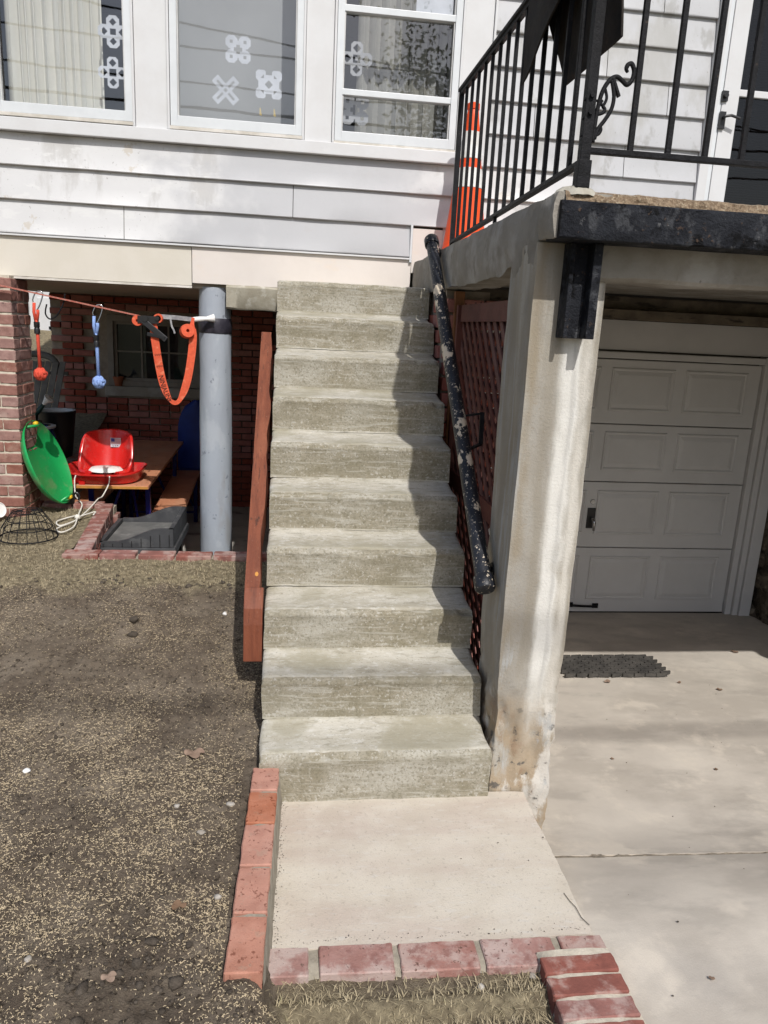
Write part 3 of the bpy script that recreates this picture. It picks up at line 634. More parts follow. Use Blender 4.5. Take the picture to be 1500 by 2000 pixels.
for a, b in ((-.33, -.03), (.05, .35)):
    for c, d in ((-.2, .5), (.6, 1.58)): MB().box(a, b, BY - .028, BY - .012, c, d).build('door_panel', 'dark_door', bd_, bevel=.008)
MB().box(-2.5, .85, FY + .03, BY, 1.855, 1.90).build('soffit', 'soffit', house)
MB().box(.846, .94, 2.05, BY, -.4, 1.89).build('partition_wall', 'mortar_dark', house)
# beam between column and steps
mb = MB(); nx = 20
P = []
for (y, z) in ((2.80, 1.74), (2.585, 1.738), (2.575, 1.75), (2.572, 1.87), (2.60, 1.895)):
    xx = np.linspace(-.33, .01, nx); P.append(np.stack([xx, y + fbm(xx * 12, xx * 0 + z * 30, 0, 2, 60) * .012, z + fbm(xx * 8, xx * 0 + y, 0, 2, 61) * .012], -1))
mb.grid(np.stack(P, 0)).build('concrete_beam', 'conc_light', house, smooth='auto', fix=False)

# ---- garage door
gz = [-.292, .205, .69, 1.10, 1.542]; GX0, GX1 = .96, 3.345
for k in range(4):
    z0, z1 = gz[k] + .004, gz[k + 1] - .002
    sec = MB().box(GX0, GX1, FY, FY + .04, z0, z1).build('garage_door_section', 'garage_white', house, bevel=.006)
    for j in range(4):
        x1 = 3.252 - j * .537; x0 = x1 - .462; h = (z1 - z0); pz0, pz1 = z0 + h * .2, z1 - h * .12
        # frame moulding sunk line + raised field
        P = []
        for (d, y) in ((0, FY - .0005), (.006, FY - .009), (.014, FY - .009), (.022, FY - .002), (.05, FY - .0105)):
            P.append([(x0 + d, y, pz0 + d), (x1 - d, y, pz0 + d), (x1 - d, y, pz1 - d), (x0 + d, y, pz1 - d), (x0 + d, y, pz0 + d)])
        m_ = MB().grid(np.array(P)); m_.add(P[-1][:4], [(0, 1, 2, 3)]); m_.build('raised_panel', 'garage_white', sec)
    if k == 1:
        m_ = MB().box(2.195, 2.255, FY - .006, FY, .35, .50); m_.build('handle_plate', 'black_plastic', sec, bevel=.004)
        MB().tube([(2.228, FY - .006, .425), (2.228, FY - .045, .425), (2.234, FY - .05, .40), (2.236, FY - .05, .345)], [.011, .011, .012, .009], 10).build('turn_handle', 'chrome', sec, smooth=True)
        MB().lathe([(0, -.012), (.016, -.012), (.019, -.006), (.019, 0)], (2.226, FY, .545), 16, Matrix.Rotation(math.radians(-90), 3, 'X')).build('key_lock', 'chrome', sec)
    if k == 0:
        MB().tube(catmull([(2.14, FY, -.235), (2.145, FY - .03, -.228), (2.24, FY - .036, -.232), (2.335, FY - .03, -.236), (2.34, FY, -.242)], 5), .009, 8).box(2.12, 2.165, FY - .006, FY, -.25, -.215).box(2.315, 2.36, FY - .006, FY, -.258, -.222).build('lift_handle', 'iron', sec, smooth=True)
MB().box(GX0, 3.35, FY - .005, FY + .05, -.33, -.292).build('bottom_seal', 'rubber', house)
MB().box(3.35, 3.395, FY - .03, FY + .05, -.31, 1.60).build('door_stop', 'garage_white', house, bevel=.004)
MB().box(3.399, 3.44, FY - .05, FY + .05, -.31, 1.60).build('door_casing', 'garage_white', house, bevel=.006)
MB().box(3.444, 3.53, FY - .065, FY + .05, -.32, 1.60).build('door_casing', 'garage_white', house, bevel=.006)
MB().box(.96, 3.347, FY - .03, FY + .05, 1.548, 1.592).build('head_casing', 'garage_white', house, bevel=.006)
MB().box(.96, 3.53, FY - .005, FY + .05, 1.604, 1.80).build('header_panel', 'garage_white', house, bevel=.003)
MB().box(.96, 3.53, FY - .10, FY + .05, 1.803, 1.865).build('header_beam', 'wood_grime', house, bevel=.004)
MB().box(.96, 3.53, FY - .03, FY + .05, 1.868, 1.95).build('header_beam', 'wood_grime', house, bevel=.004)
tag(MB().box(.96, 3.53, FY + .052, FY + .06, -.33, 2.0).build('garage_back', 'room', house))

# ---- stone side wall on the right of the driveway
rw = empty('side_wall', (3.62, 1.2, -.3), 'rough stone wall along the right of the driveway', 'wall')
ys = np.linspace(-.1, 2.62, 60); zs = np.linspace(-.42, 1.96, 50); YY, ZZ = np.meshgrid(ys, zs)
XX = 3.54 - np.abs(fbm(YY * 5, ZZ * 7, 0, 3, 80)) * .09 + .02
mb = MB().grid(np.stack([XX, YY, ZZ], -1)); mb.box(3.55, 3.78, -.12, 2.62, -.42, 1.955); mb.build('wall_face', 'stone_wall', rw, smooth=True)

# ================================================================== PORCH
porch = empty('porch', (1.5, 1.0, -.2), 'raised concrete porch on a pillar over the garage entrance', 'porch')
def rough_sheet(P, amp, sc, seed):
    P = np.asarray(P, float); n = fbm(P[..., 0] * sc, P[..., 1] * sc + P[..., 2] * .7 * sc, P[..., 2] * sc, 4, seed); n2 = fbm(P[..., 1] * sc + 5, P[..., 2] * sc, P[..., 0] * sc, 4, seed + 9)
    P = P.copy(); P[..., 0] += n * amp; P[..., 1] += n2 * amp; return P
# pillar: four-sided, slightly skewed front, chipped rough foot
foot = [(.852, .33), (.850, .035), (1.085, .028), (1.095, .33)]
ring = []
for i in range(len(foot)):
    a, b = Vector(foot[i]), Vector(foot[(i + 1) % len(foot)]); n = max(3, int((b - a).length / .012))
    for k in range(n):
        t = k / n; p = a.lerp(b, t)
        ring.append((p.x, p.y))
ring = np.array(ring); N_ = len(ring)
cen = np.array([.97, .16]); zs = np.linspace(-.26, 1.957, 114)
P = np.zeros((len(zs), N_ + 1, 3))
for i, z in enumerate(zs):
    rr = np.vstack([ring, ring[:1]]); d = rr - cen; L_ = np.linalg.norm(d, axis=1, keepdims=True); d = d / L_
    rough = float(sm(.62, .25, z)); n = fbm(rr[:, 0] * 6, rr[:, 1] * 6, z * 3 + rr[:, 0] * 0, 3, 90) * .014 + fbm(rr[:, 0] * 40, rr[:, 1] * 40, z * 40 + rr[:, 0] * 0, 3, 93) * (.0025 + .018 * rough)
    n = n + fbm(rr[:, 0] * 14, rr[:, 1] * 14, z * 9 + rr[:, 0] * 0, 2, 97) * .045 * rough + fbm(rr[:, 0] * 25, rr[:, 1] * 25, z * 14 + rr[:, 0] * 0, 2, 98) * .006
    sh = -.012 * rough
    P[i, :, :2] = rr + d * (n[:, None] + sh); P[i, :, 2] = z
mb = MB(); cut = int(np.searchsorted(zs, .33))
mb.grid(P)
mb.build('pillar', 'conc_pillar', porch, smooth='auto', fix=False)
# side beam
pts = [(-.10, 2.085), (2.62, 2.085), (2.62, 1.872), (1.2, 1.876), (.50, 1.88), (.42, 1.90), (.34, 1.905), (.30, 1.86), (.055, 1.86), (.055, 1.962), (-.10, 1.955)]
# left face as a fine sheet (curved lower edge), plus solid
yy = np.linspace(-.10, 2.62, 170)
zb = np.where(yy < .045, 1.958, np.where(yy < .31, 1.84, 1.878 + .03 * np.exp(-((yy - .33) / .09) ** 2))) + fbm(yy * 10, yy * 0, 0, 3, 99) * .016
zt = 2.085 + fbm(yy * 8, yy * 0 + 3, 0, 3, 98) * .010
P = []
for t in np.linspace(0, 1, 14):
    z = zb * (1 - t) + zt * t; bulge = -.010 * math.sin(math.pi * t)
    P.append(np.stack([.846 + bulge * .4 + .008 * (1 - t) ** 4 + .008 * t ** 6 + fbm(yy * 9, z * 12, 0, 4, 101) * .016 + fbm(yy * 45, z * 45, 0, 2, 102) * .004, yy, z], -1))
P.insert(0, np.stack([yy * 0 + 1.02, yy, zb + .0], -1)); P.append(np.stack([yy * 0 + 1.02, yy, zt], -1))
P = np.stack(P, 0); P[0, :, 2] = np.maximum(P[1, :, 2], 1.87 * (yy > .045)); 
mb = MB().grid(P); e = P[:, 0]; mb.grid(np.stack([np.stack([np.full(len(e), 1.02), e[:, 1], e[:, 2]], -1), e], 0))
mb.build('side_beam', 'conc_beam', porch, smooth='auto', fix=False)
# slab, front concrete beam, steel channel, broken aggregate edge
MB().box(1.0, 3.76, -.045, 2.58, 1.965, 2.075).build('porch_slab', 'conc_beam', porch)
xx = np.linspace(1.02, 3.6, 160); P = []
for (y, z) in ((.20, 1.95), (.20, 1.855), (.02, 1.848), (.005, 1.86), (.0, 1.962)):
    P.append(np.stack([xx, y + fbm(xx * 9, xx * 0 + z * 20, 0, 3, 110) * .02, z + fbm(xx * 5, xx * 0 + y * 9, 0, 3, 111) * .016 * (z < 1.9) + .006 * (xx - 1.1)], -1))
MB().grid(np.stack(P, 0)).build('front_beam', 'conc_beam', porch, smooth='auto', fix=False)
xx = np.linspace(.862, 3.76, 260); P = []
for k, (y, z) in enumerate(((.0, 1.956), (-.118, 1.956), (-.121, 1.960), (-.121, 1.985), (-.121, 2.01), (-.121, 2.035), (-.121, 2.056), (-.117, 2.061), (.0, 2.061))):
    P.append(np.stack([xx, y - fbm(xx * 14, xx * 0 + z * 60, 0, 3, 112) * .006, z + fbm(xx * 6, xx * 0, 0, 2, 113) * .003 + .0 * xx], -1))
mb = MB().grid(np.stack(P, 0)); e = np.stack(P, 0)[:, 0]; mb.grid(np.stack([np.stack([e[:, 0], e[:, 1] * 0, e[:, 2]], -1), e], 0)); mb.build('steel_channel', 'steel', porch, smooth='auto', fix=False)
xx = np.linspace(.875, 3.76, 420); P = []
for k, (y, z) in enumerate(((-.112, 2.058), (-.108, 2.066), (-.104, 2.076), (-.098, 2.086), (-.085, 2.092), (-.06, 2.094), (-.0, 2.092))):
    P.append(np.stack([xx, y + fbm(xx * 30, xx * 0 + k * .8, 0, 4, 114) * .022, z + fbm(xx * 26, xx * 0 + k * .9, 0, 4, 115) * .012 * (k > 0)], -1))
MB().grid(np.stack(P, 0)).build('broken_edge', 'aggregate', porch, smooth=False, fix=False)
mb = MB(); th = np.linspace(0, 2 * math.pi, 25); P = []
for r, z in ((.04, 2.078), (.036, 2.090), (.026, 2.101), (.012, 2.106), (0, 2.106)):
    rr = r * (1 + fbm(np.cos(th) * 2, np.sin(th) * 2, r * 9, 2, 117) * .8); P.append(np.stack([.925 + rr * np.cos(th) * 1.5, -.075 + rr * np.sin(th) * .9, z + 0 * th + fbm(np.cos(th) * 4, np.sin(th) * 4, 0, 2, 118) * .006], -1))
MB().grid(np.stack(P, 0)).build('mortar_patch', 'patch', porch, smooth=True, fix=False)
# steel stub column below the channel
mb = MB(); mb.box(.936, .950, -.035, .06, 1.668, 1.955); mb.box(.950, 1.0, -.012, .0, 1.668, 1.955); mb.box(1.0, 1.028, -.060, .06, 1.668, 1.955); mb.build('steel_stub', 'steel', porch, bevel=.003)

# ---- railing
rl = empty('porch_railing', (.92, -.085, 2.09), 'black iron porch railing with a scroll bracket', 'railing')
def sq(mb, p, q, w): return mb.bar(p, q, w, w)
post = sq(MB(), (.925, -.085, 2.165), (.925, -.085, 2.86), .030).build('post', 'iron', rl, bevel=.002)
sq(MB(), (.925, -.085, 2.098), (.925, -.085, 2.175), .040).build('sleeve', 'iron', post, bevel=.003)
for z, yy_ in ((2.30, 0), (2.345, 0)): MB().tube([(.925, -.102, z), (.925, -.109, z)], .007, 8).build('bolt', 'iron', post)
sq(MB(), (.906, 1.70, 2.075), (.906, 1.70, 2.845), .024).build('post', 'iron', rl, bevel=.002)
sq(MB(), (3.70, -.085, 2.09), (3.70, -.085, 2.86), .030).build('post', 'iron', rl, bevel=.002)
MB().bar((.924, -.08, 2.845), (.906, 1.715, 2.845), .036, .014).build('top_rail', 'iron', rl, bevel=.003)
MB().bar((.924, -.08, 2.845 - .016), (.906, 1.715, 2.845 - .016), .02, .014).build('rail_channel', 'iron', rl)
MB().bar((.924, -.08, 2.172), (.906, 1.715, 2.122), .024, .014).build('bottom_rail', 'iron', rl, bevel=.002)
for k in range(1, 15):
    t = k / 15; y = -.085 + 1.785 * t; x = .925 - .019 * t; z0 = 2.172 - .05 * t - (.045 if k == 8 else 0)
    sq(MB(), (x, y, z0), (x, y, 2.83), .0135).build('baluster', 'iron', rl)
MB().bar((.93, -.085, 2.203), (3.70, -.085, 2.203), .024, .016).build('bottom_rail', 'iron', rl, bevel=.002)
MB().bar((.93, -.085, 2.85), (3.70, -.085, 2.85), .036, .014).build('top_rail', 'iron', rl, bevel=.003)
for k in range(1, 23):
    sq(MB(), (.947 + .1165 * k, -.085, 2.205), (.947 + .1165 * k, -.085, 2.845), .0145).build('baluster', 'iron', rl)
def sc_(pts): return [(x, -.088, z) for x, z in pts]
curl = [(.946, 2.225), (.947, 2.27), (.951, 2.32), (.960, 2.362), (.978, 2.392), (.998, 2.402), (1.016, 2.392), (1.030, 2.384), (1.043, 2.396), (1.047, 2.420), (1.038, 2.438), (1.027, 2.436), (1.023, 2.424), (1.029, 2.416)]
pts = catmull(sc_(curl), 6); scroll = MB().tube(pts, [.0065] * (len(pts) - 8) + [.006 - .0003 * k for k in range(8)], 8).build('scroll_bracket', 'iron', rl, smooth=True)
pts = catmull(sc_([(.984, 2.392), (.995, 2.352), (.992, 2.318), (.976, 2.288), (.958, 2.262), (.950, 2.235)]), 6); MB().tube(pts, .006, 8).build('scroll_loop', 'iron', scroll, smooth=True)
pts = catmull(sc_([(.966, 2.370), (.974, 2.345), (.966, 2.325), (.958, 2.330), (.962, 2.338)]), 5); MB().tube(pts, .0045, 8).build('inner_curl', 'iron', scroll, smooth=True)
pts = catmull(sc_([(.952, 2.300), (.968, 2.306), (.972, 2.316), (.964, 2.322)]), 5); MB().tube(pts, .005, 8).build('inner_curl', 'iron', scroll, smooth=True)
pts = catmull(sc_([(.952, 2.245), (.962, 2.250), (.967, 2.262), (.960, 2.270)]), 5); MB().tube(pts, .005, 8).build('inner_curl', 'iron', scroll, smooth=True)
MB().bar((.986, -.088, 2.398), (1.010, -.088, 2.350), .014, .008).build('scroll_leaf', 'iron', scroll, bevel=.002)
for z in (2.24, 2.285, 2.335): MB().tube([(.906, -.09, z), (.952, -.09, z)], .0035, 6).build('tie', 'iron', scroll)

# ---- rubber mat hung over the rail
def sheet(name, quad, n, mat, parent, th=.006, fold=.035, sd=1):
    A, B, C_, D = [np.array(q, float) for q in quad]; u = np.linspace(0, 1, n)[:, None, None]; v = np.linspace(0, 1, n)[None, :, None]
    P = (A * (1 - u) + B * u) * (1 - v) + (D * (1 - u) + C_ * u) * v
    P[..., 0] += fbm(P[..., 1] * 4, P[..., 2] * 4, 0, 2, sd) * fold
    Q = P.copy(); Q[..., 0] += th; m_ = MB().grid(P).grid(Q, flip=True)
    for e1, e2 in ((P[0], Q[0]), (P[-1], Q[-1]), (P[:, 0], Q[:, 0]), (P[:, -1], Q[:, -1])): m_.grid(np.stack([e1, e2], 0))
    return m_.build(name, mat, parent, smooth='auto')
mat_ = empty('rubber_mat', (.92, .25, 2.85), 'black rubber mat draped over the porch railing', 'mat')
sheet('outer_flap', [(.892, .555, 2.858), (.884, .532, 2.545), (.884, .085, 2.70), (.892, -.02, 2.858)], 14, 'rubber', mat_, sd=3)
sheet('inner_flap', [(.945, .545, 2.858), (.958, .285, 2.480), (.962, -.155, 2.482), (.950, -.10, 2.858)], 14, 'rubber', mat_, sd=5)
MB().box(.890, .952, -.10, .556, 2.855, 2.864).build('fold', 'rubber', mat_, bevel=.002)

# ---- traffic cone
cone = empty('traffic_cone', (1.10, 2.30, 2.085), 'tall orange traffic cone with two white bands on the porch', 'cone')
mb = MB(); mb.box(.92, 1.28, 2.12, 2.48, 2.085, 2.115); mb.build('base', 'cone_orange', cone, bevel=.01)
def cr(z): return .135 + (.032 - .135) * (z - 2.115) / .80
MB().lathe([(cr(z), z) for z in np.linspace(2.115, 2.915, 24)] + [(.030, 2.918), (.036, 2.92), (.036, 2.95), (.028, 2.955), (.024, 2.95), (.022, 2.90)], (1.10, 2.30, 0), 32).build('body', 'cone_orange', cone, smooth='auto')
for a, b in ((2.49, 2.60), (2.65, 2.80)): MB().lathe([(cr(a), a), (cr(a) + .003, a + .002), (cr(b) + .003, b - .002), (cr(b), b)], (1.10, 2.30, 0), 32).build('reflective_band', 'reflective', cone, smooth='auto')

# ---- pipe handrail
hr = empty('handrail', (.80, .15, .77), 'black pipe handrail with chipped paint beside the steps', 'handrail')
p0, p1 = Vector((.803, .152, .782)), Vector((.803, 1.725, 2.120)); d = (p1 - p0).normalized()
MB().tube([p0.lerp(p1, k / 30) for k in range(31)], .0305, 20).build('pipe', 'pipe_paint', hr, smooth='auto')
for a, s_ in ((p0, -1), (p1, 1)):
    MB().tube([a - d * s_ * .03, a - d * s_ * .026, a + d * s_ * .018, a + d * s_ * .026, a + d * s_ * .028], [.036, .0385, .0385, .034, .026], 20).build('end_cap', 'pipe_paint', hr, smooth='auto')
for t, xe in ((.035, .853), (.97, .845)):
    q = p0.lerp(p1, t); MB().tube([q, (xe, q.y + .02, q.z - .02)], .012, 10).lathe([(.0, -.004), (.03, -.004), (.03, .004), (0, .004)], (xe - .004, q.y + .02, q.z - .02), 14, Matrix.Rotation(math.radians(90), 3, 'Y')).build('wall_bracket', 'iron', hr)
q = p0.lerp(p1, .40)
MB().bar(q, (.90, q.y - .02, q.z + .02), .018, .008).bar((.90, q.y - .02, q.z + .025), (.90, q.y - .035, q.z - .11), .018, .010).bar((.90, q.y - .035, q.z - .11), (.812, q.y - .12, q.z - .13), .018, .008).build('wall_bracket', 'iron', hr)

# ---- lattice gate, brick pier under the porch
lt = empty('lattice_gate', (.95, .9, -.2), 'red brown wooden lattice panel in the shade under the porch', 'lattice')
LX, ya, yb, za, zb_ = .945, .36, 1.46, -.1, 1.80
for (a, b) in (((LX, ya, za), (LX, ya, zb_)), ((LX, yb, za), (LX, yb, zb_))): MB().bar(a, b, .035, .07, up=(1, 0, 0)).build('frame_post', 'lattice_red', lt)
for z in (za + .04, .93, zb_ - .04): MB().bar((LX, ya, z), (LX, yb, z), .04, .08).build('frame_rail', 'lattice_red', lt)
for s_, xo in ((1, -.006), (-1, .006)):
    c0 = -2.0
    while c0 < 3.0:
        # line y = ya + t, z = za + c0 + s*t*1.0
        pts = []
        for t in np.linspace(0, yb - ya, 60):
            z = za + c0 + s_ * t + (0 if s_ > 0 else 1.1)
            if za <= z <= zb_: pts.append((LX + xo, ya + t, z))
        if len(pts) > 4: MB().bar(pts[0], pts[-1], .007, .036, up=(1, 0, 0)).build('slat', 'lattice_red', lt) if False else MB().bar(pts[0], pts[-1], .034, .007, up=(1, 0, 0)).build('slat', 'lattice_red', lt)
        c0 += .105
pier = empty('brick_pier', (1.0, 1.75, -.3), 'dark brick pier in the shade behind the handrail', 'pier')
MB().box(.872, 1.10, 1.575, 1.97, -.35, 1.875).build('core', 'mortar_dark', pier)
pms = [brick_mesh(.19, .10, .066, 'brick_wall', 40 + k) for k in range(3)]
for c in range(27):
    z = -.28 + c * .08
    for xc in (.962, 1.165 - .08 * (c % 2)): put(pms[c % 3], pier, (xc + .004, 1.58, z))
    put(pms[c % 3], pier, (.905, 1.75, z), math.pi / 2)
    put(pms[c % 3], pier, (.905, 1.93, z), math.pi / 2) if c % 2 else None
wp = MB().bar((.93, 1.53, -.25), (.93, 1.53, 1.87), .05, .05).build('gate_post', 'wood_orange', bevel=.004); tag(wp, 'orange brown wooden post between the brick pier and the lattice', 'post')

# ---- red timber along the steps
tm = []
ny = 60
Lb, Lt = Vector((-.083, .478, .605)), Vector((-.083, 1.935, 1.617))
d = (Lt - Lb).normalized(); up = Vector((0, -d.z, d.y)); secs = []
for k in range(ny + 1):
    t = k / ny; p = Lb.lerp(Lt, t); wv = .060 + .030 * float(fbm(t * 11, 0, 0, 2, 130)) + .005 * math.sin(t * 23) - .004 * t
    wv = min(wv, .079)
    a = p; b = p + Vector((wv, .0, 0)); dp = .13
    secs.append([a - up * 0, b, b + Vector((.004, 0, 0)) - up * dp, a - up * dp])
mb = MB(); vs = [q for s_ in secs for q in s_]; fs = []
for k in range(ny):
    for j in range(4): fs.append((k * 4 + j, k * 4 + (j + 1) % 4, (k + 1) * 4 + (j + 1) % 4, (k + 1) * 4 + j))
fs += [(0, 1, 2, 3), (ny * 4 + 3, ny * 4 + 2, ny * 4 + 1, ny * 4)]
mb.add(vs, fs)
# lower plumb face, bevelled from the slope
a0, b0 = secs[0][0], secs[0][1]
mb2 = MB().prism([(.505, .635), (.478, .607), (.450, .565), (.438, .50), (.432, .345), (.56, .345), (.60, .60)], 'x', -.083, -.008)
tim = empty('timber', (-.05, .5, .36), 'long red painted timber with a wavy edge leaning up beside the steps', 'timber')
mb.build('beam', 'timber_red', tim, bevel=0); mb2.build('foot', 'timber_red', tim, bevel=.004)
for (y, r) in ((.57, .012),):
    k = (y - Lb.y) / (Lt.y - Lb.y); q = Lb.lerp(Lt, k) + Vector((.045, 0, 0)) + up * .0015
    MB().lathe([(0, .0), (.005, .0005), (r * .6, 0)], q, 14, Matrix(((1, 0, 0), tuple((0, d.y * 1.6, up.y)), tuple((0, d.z * 1.6, up.z)))).to_3x3()).build('knot', 'table_edge', tim)

# ================================================================== BRICK EDGING
ob = empty('brick_edging', (.02, -.35, 0), 'row of orange bricks edging the pad beside the soil', 'edging')
tops = [(.098, -.036), (-.046, -.212), (-.224, -.412), (-.424, -.602), (-.617, -.802)]
for k, (ya_, yb_) in enumerate(tops):
    ya_, yb_ = [-2.383 + (q + 2.383) * .9623 for q in (ya_, yb_)]
    me = rough_brick_mesh(ya_ - yb_ + .002, .092, .15, 'brick_orange', 200 + k); yc = (ya_ + yb_) / 2; xc = .0265 - (.0 - yc) * .030
    put(me, ob, (xc, yc, .065 + random.uniform(-.002, .002)), math.pi / 2 - .03)
mb = MB(); P = []
ys = np.linspace(.01, -.855, 90)
for dx, z in ((-.044, .125), (.0, .133), (.040, .131), (.0475, .115), (.053, .03), (.060, -.02)): P.append(np.stack([.0265 - (.0 - ys) * .030 + dx + fbm(ys * 20, ys * 0 + dx * 30, 0, 3, 140) * .008, ys, z + fbm(ys * 25, ys * 0 + dx * 40, 0, 3, 141) * .008], -1))
mb.grid(np.stack(P, 0)).build('mortar_bed', 'mortar', ob, smooth=True, fix=False)
rb = empty('brick_border', (.5, -.70, 0), 'flush row of worn red bricks along the front of the pad', 'border')
rx = [(.052, .163), (.196, .394), (.416, .628), (.650, .852), (.876, 1.0)]
for k, (a, b) in enumerate(rx):
    me = rough_brick_mesh(b - a + .004, .097, .08, 'brick_pink', 220 + k); put(me, rb, ((a + b) / 2, -.704 - .012 * (a + b) / 2, -.032 + random.uniform(-.0015, .0015)), random.uniform(-.012, .012) - .012)
xx = np.linspace(.045, 1.0, 90); P = [np.stack([xx, -.656 + dy - .012 * xx + fbm(xx * 15, xx * 0 + dy * 50, 0, 2, 143) * .006, -.002 + fbm(xx * 30, xx * 0 + dy * 60, 0, 3, 144) * .006 - .05 * (dy < -.09)], -1) for dy in (-.096, -.085, -.045, 0)]
MB().grid(np.stack(P, 0)).build('mortar_bed', 'mortar', rb, smooth=True, fix=False)
hb = empty('brick_kerb', (.9, -1.0, 0), 'header course of red bricks between the grass and the driveway', 'kerb')
for k in range(14):
    yc = -.765 - k * .0685; me = rough_brick_mesh(.205, .057, .11, 'brick_red', 240 + k) if k < 5 else hb.children[1].data
    put(me, hb, (.893 - .001 * k, yc - .018, -.025 + random.uniform(-.002, .002)), random.uniform(-.012, .012))
ys = np.linspace(-.73, -1.72, 90); P = []
for dx, z in ((-.104, -.09), (-.098, .018), (-.05, .023), (.05, .023), (.104, .020)): P.append(np.stack([.893 + dx + fbm(ys * 25, ys * 0 + dx * 20, 0, 2, 145) * .006, ys, z + fbm(ys * 40, ys * 0 + dx * 30, 0, 3, 146) * .006], -1))
MB().grid(np.stack(P, 0)).build('mortar_bed', 'mortar_pale', hb, smooth=True, fix=False)

# ---- low retaining wall of the sunken patio
rt = empty('retaining_wall', (-.6, 1.7, .3), 'low brick wall edging the sunken patio', 'wall')
MB().box(-1.09, .0, 1.632, 1.712, -.4, .392).build('front_core', 'mortar', rt)
ms = [rough_brick_mesh(.188, .094, .06, 'brick_red', 260 + k) for k in range(4)]
xj = [-1.115, -.932, -.727, -.522, -.330, -.125]
for k in range(5): put(ms[k % 4], rt, ((xj[k] + xj[k + 1]) / 2, 1.672, .382 + random.uniform(-.002, .002)), random.uniform(-.01, .01))
put(rough_brick_mesh(.11, .094, .06, 'brick_red', 271), rt, (-.062, 1.672, .381))
# wing running back
wv = Vector((-1.035, 1.73, 0)); we = Vector((-1.155, 2.80, 0)); dd = (we - wv).normalized(); ang = math.atan2(dd.y, dd.x); nl = (we - wv).length
nrm = Vector((-dd.y, dd.x, 0))
core = MB(); core.bar((wv.x, wv.y, .02) , (we.x, we.y, .02), .082, .74); core.build('wing_core', 'mortar', rt)
for c in range(4):
    z = .382 - c * .07; off = (c % 2) * .1
    k = 0; s_ = -off
    while s_ < nl - .05:
        a, b = max(s_, 0), min(s_ + .19, nl); 
        if b - a > .06:
            q = wv + dd * ((a + b) / 2); me = ms[k % 4] if b - a > .17 else brick_mesh(b - a, .09, .06, 'brick_red', 280 + k)
            put(me, rt, (q.x, q.y, z), ang + random.uniform(-.008, .008))
        s_ += .203; k += 1
MB().box(-1.66, -1.10, 2.765, 2.845, -.4, .392).build('rear_core', 'mortar', rt)
for k in range(3): put(ms[k], rt, (-1.27 - .2 * k, 2.80, .384), random.uniform(-.02, .02))
for c in range(1, 4):
    for k in range(3): put(ms[(k + c) % 4], rt, (-1.25 - .2 * k + .08 * (c % 2), 2.80, .382 - .07 * c))
# ledge to the rear on the left
MB().box(-1.88, -1.80, 2.85, 5.8, -.4, .385).build('ledge_core', 'mortar', rt)
for k in range(14): put(ms[k % 4], rt, (-1.83, 2.95 + .205 * k, .388), math.pi / 2)

# ---- brick pier carrying the front corner
bp_ = empty('corner_pier', (-1.78, 2.66, .38), 'weathered brick pier at the left corner of the house', 'pier')
PX0, PX1, PY0, PY1 = -1.99, -1.585, 2.50, 2.83
MB().box(PX0 + .006, PX1 - .006, PY0 + .006, PY1 - .012, .2, 1.866).build('core', 'mortar_pale', bp_)
fm = [rough_brick_mesh(.195, .1, .058, 'brick_pier', 300 + k) for k in range(4)]; hm = [rough_brick_mesh(.098, .1, .058, 'brick_pier', 310 + k) for k in range(3)]
for c in range(21):
    z = .41 + c * .0705
    if c % 2: row = [(PX1 - .0975, fm), (PX1 - .303, fm)]; side = [(PY0 + .165, hm), (PY0 + .27, hm)]
    else: row = [(PX1 - .049, hm), (PX1 - .20, fm), (PX1 - .355, hm)]; side = [(PY0 + .20, fm)]
    for x, m_ in row: put(random.choice(m_), bp_, (x + random.uniform(-.003, .003), PY0 + .05 + random.uniform(-.003, .003), z), random.uniform(-.01, .01))
    for y, m_ in side: put(random.choice(m_), bp_, (PX1 - .05 + random.uniform(-.003, .003), y, z), math.pi / 2)

# ---- round column
cl = empty('column', (-.41, 2.70, -.32), 'round blue grey painted column under the house front', 'column')
zs = np.linspace(-.33, 1.866, 60); th = np.linspace(0, 2 * math.pi, 49); P = []
for z in zs:
    r = .110 - .012 * (z + .33) / 2.2; r = r + fbm(np.cos(th) * 2, np.sin(th) * 2, z * 3 + th * 0, 3, 150) * .010 + fbm(np.cos(th) * 7, np.sin(th) * 7, z * 11 + th * 0, 2, 152) * .003
    P.append(np.stack([-.41 + r * np.cos(th), 2.70 + r * np.sin(th), z + 0 * th], -1))
MB().grid(np.stack(P, 0), flip=True).build('shaft', 'column_paint', cl, smooth=True, fix=False)

# ================================================================== SLACKLINE AND HANGING HOLDS
sk = empty('slackline', (-.8, 2.48, 1.65), 'orange slackline with ratchet and hanging strap loop tied to the column', 'slackline')
def ribbon(name, path, w, mat, parent, th=.003, wdir=None, taper=None):
    path = [Vector(p) for p in path]; m_ = len(path); L0, L1, L2, L3 = [], [], [], []
    for i, p in enumerate(path):
        t = (path[min(i + 1, m_ - 1)] - path[max(i - 1, 0)]).normalized(); a = wdir.normalized() if wdir else t.cross(Vector((0, 1, 0))).normalized()
        n = a.cross(t).normalized(); ww = w * (taper[i] if taper else 1) / 2
        L0.append(p - a * ww - n * th / 2); L1.append(p + a * ww - n * th / 2); L2.append(p + a * ww + n * th / 2); L3.append(p - a * ww + n * th / 2)
    P = np.array([[tuple(q) for q in l] for l in (L0, L1, L2, L3, L0)])
    return MB().grid(P).build(name, mat, parent, smooth='auto')
ribbon('tension_webbing', [(-3.6, 2.42, 2.10), (-2.6, 2.43, 1.955), (-1.64, 2.445, 1.806), (-1.09, 2.455, 1.712), (-.83, 2.465, 1.668)], .008, 'strap_line', sk, th=.03, wdir=Vector((0, 0, 1)))
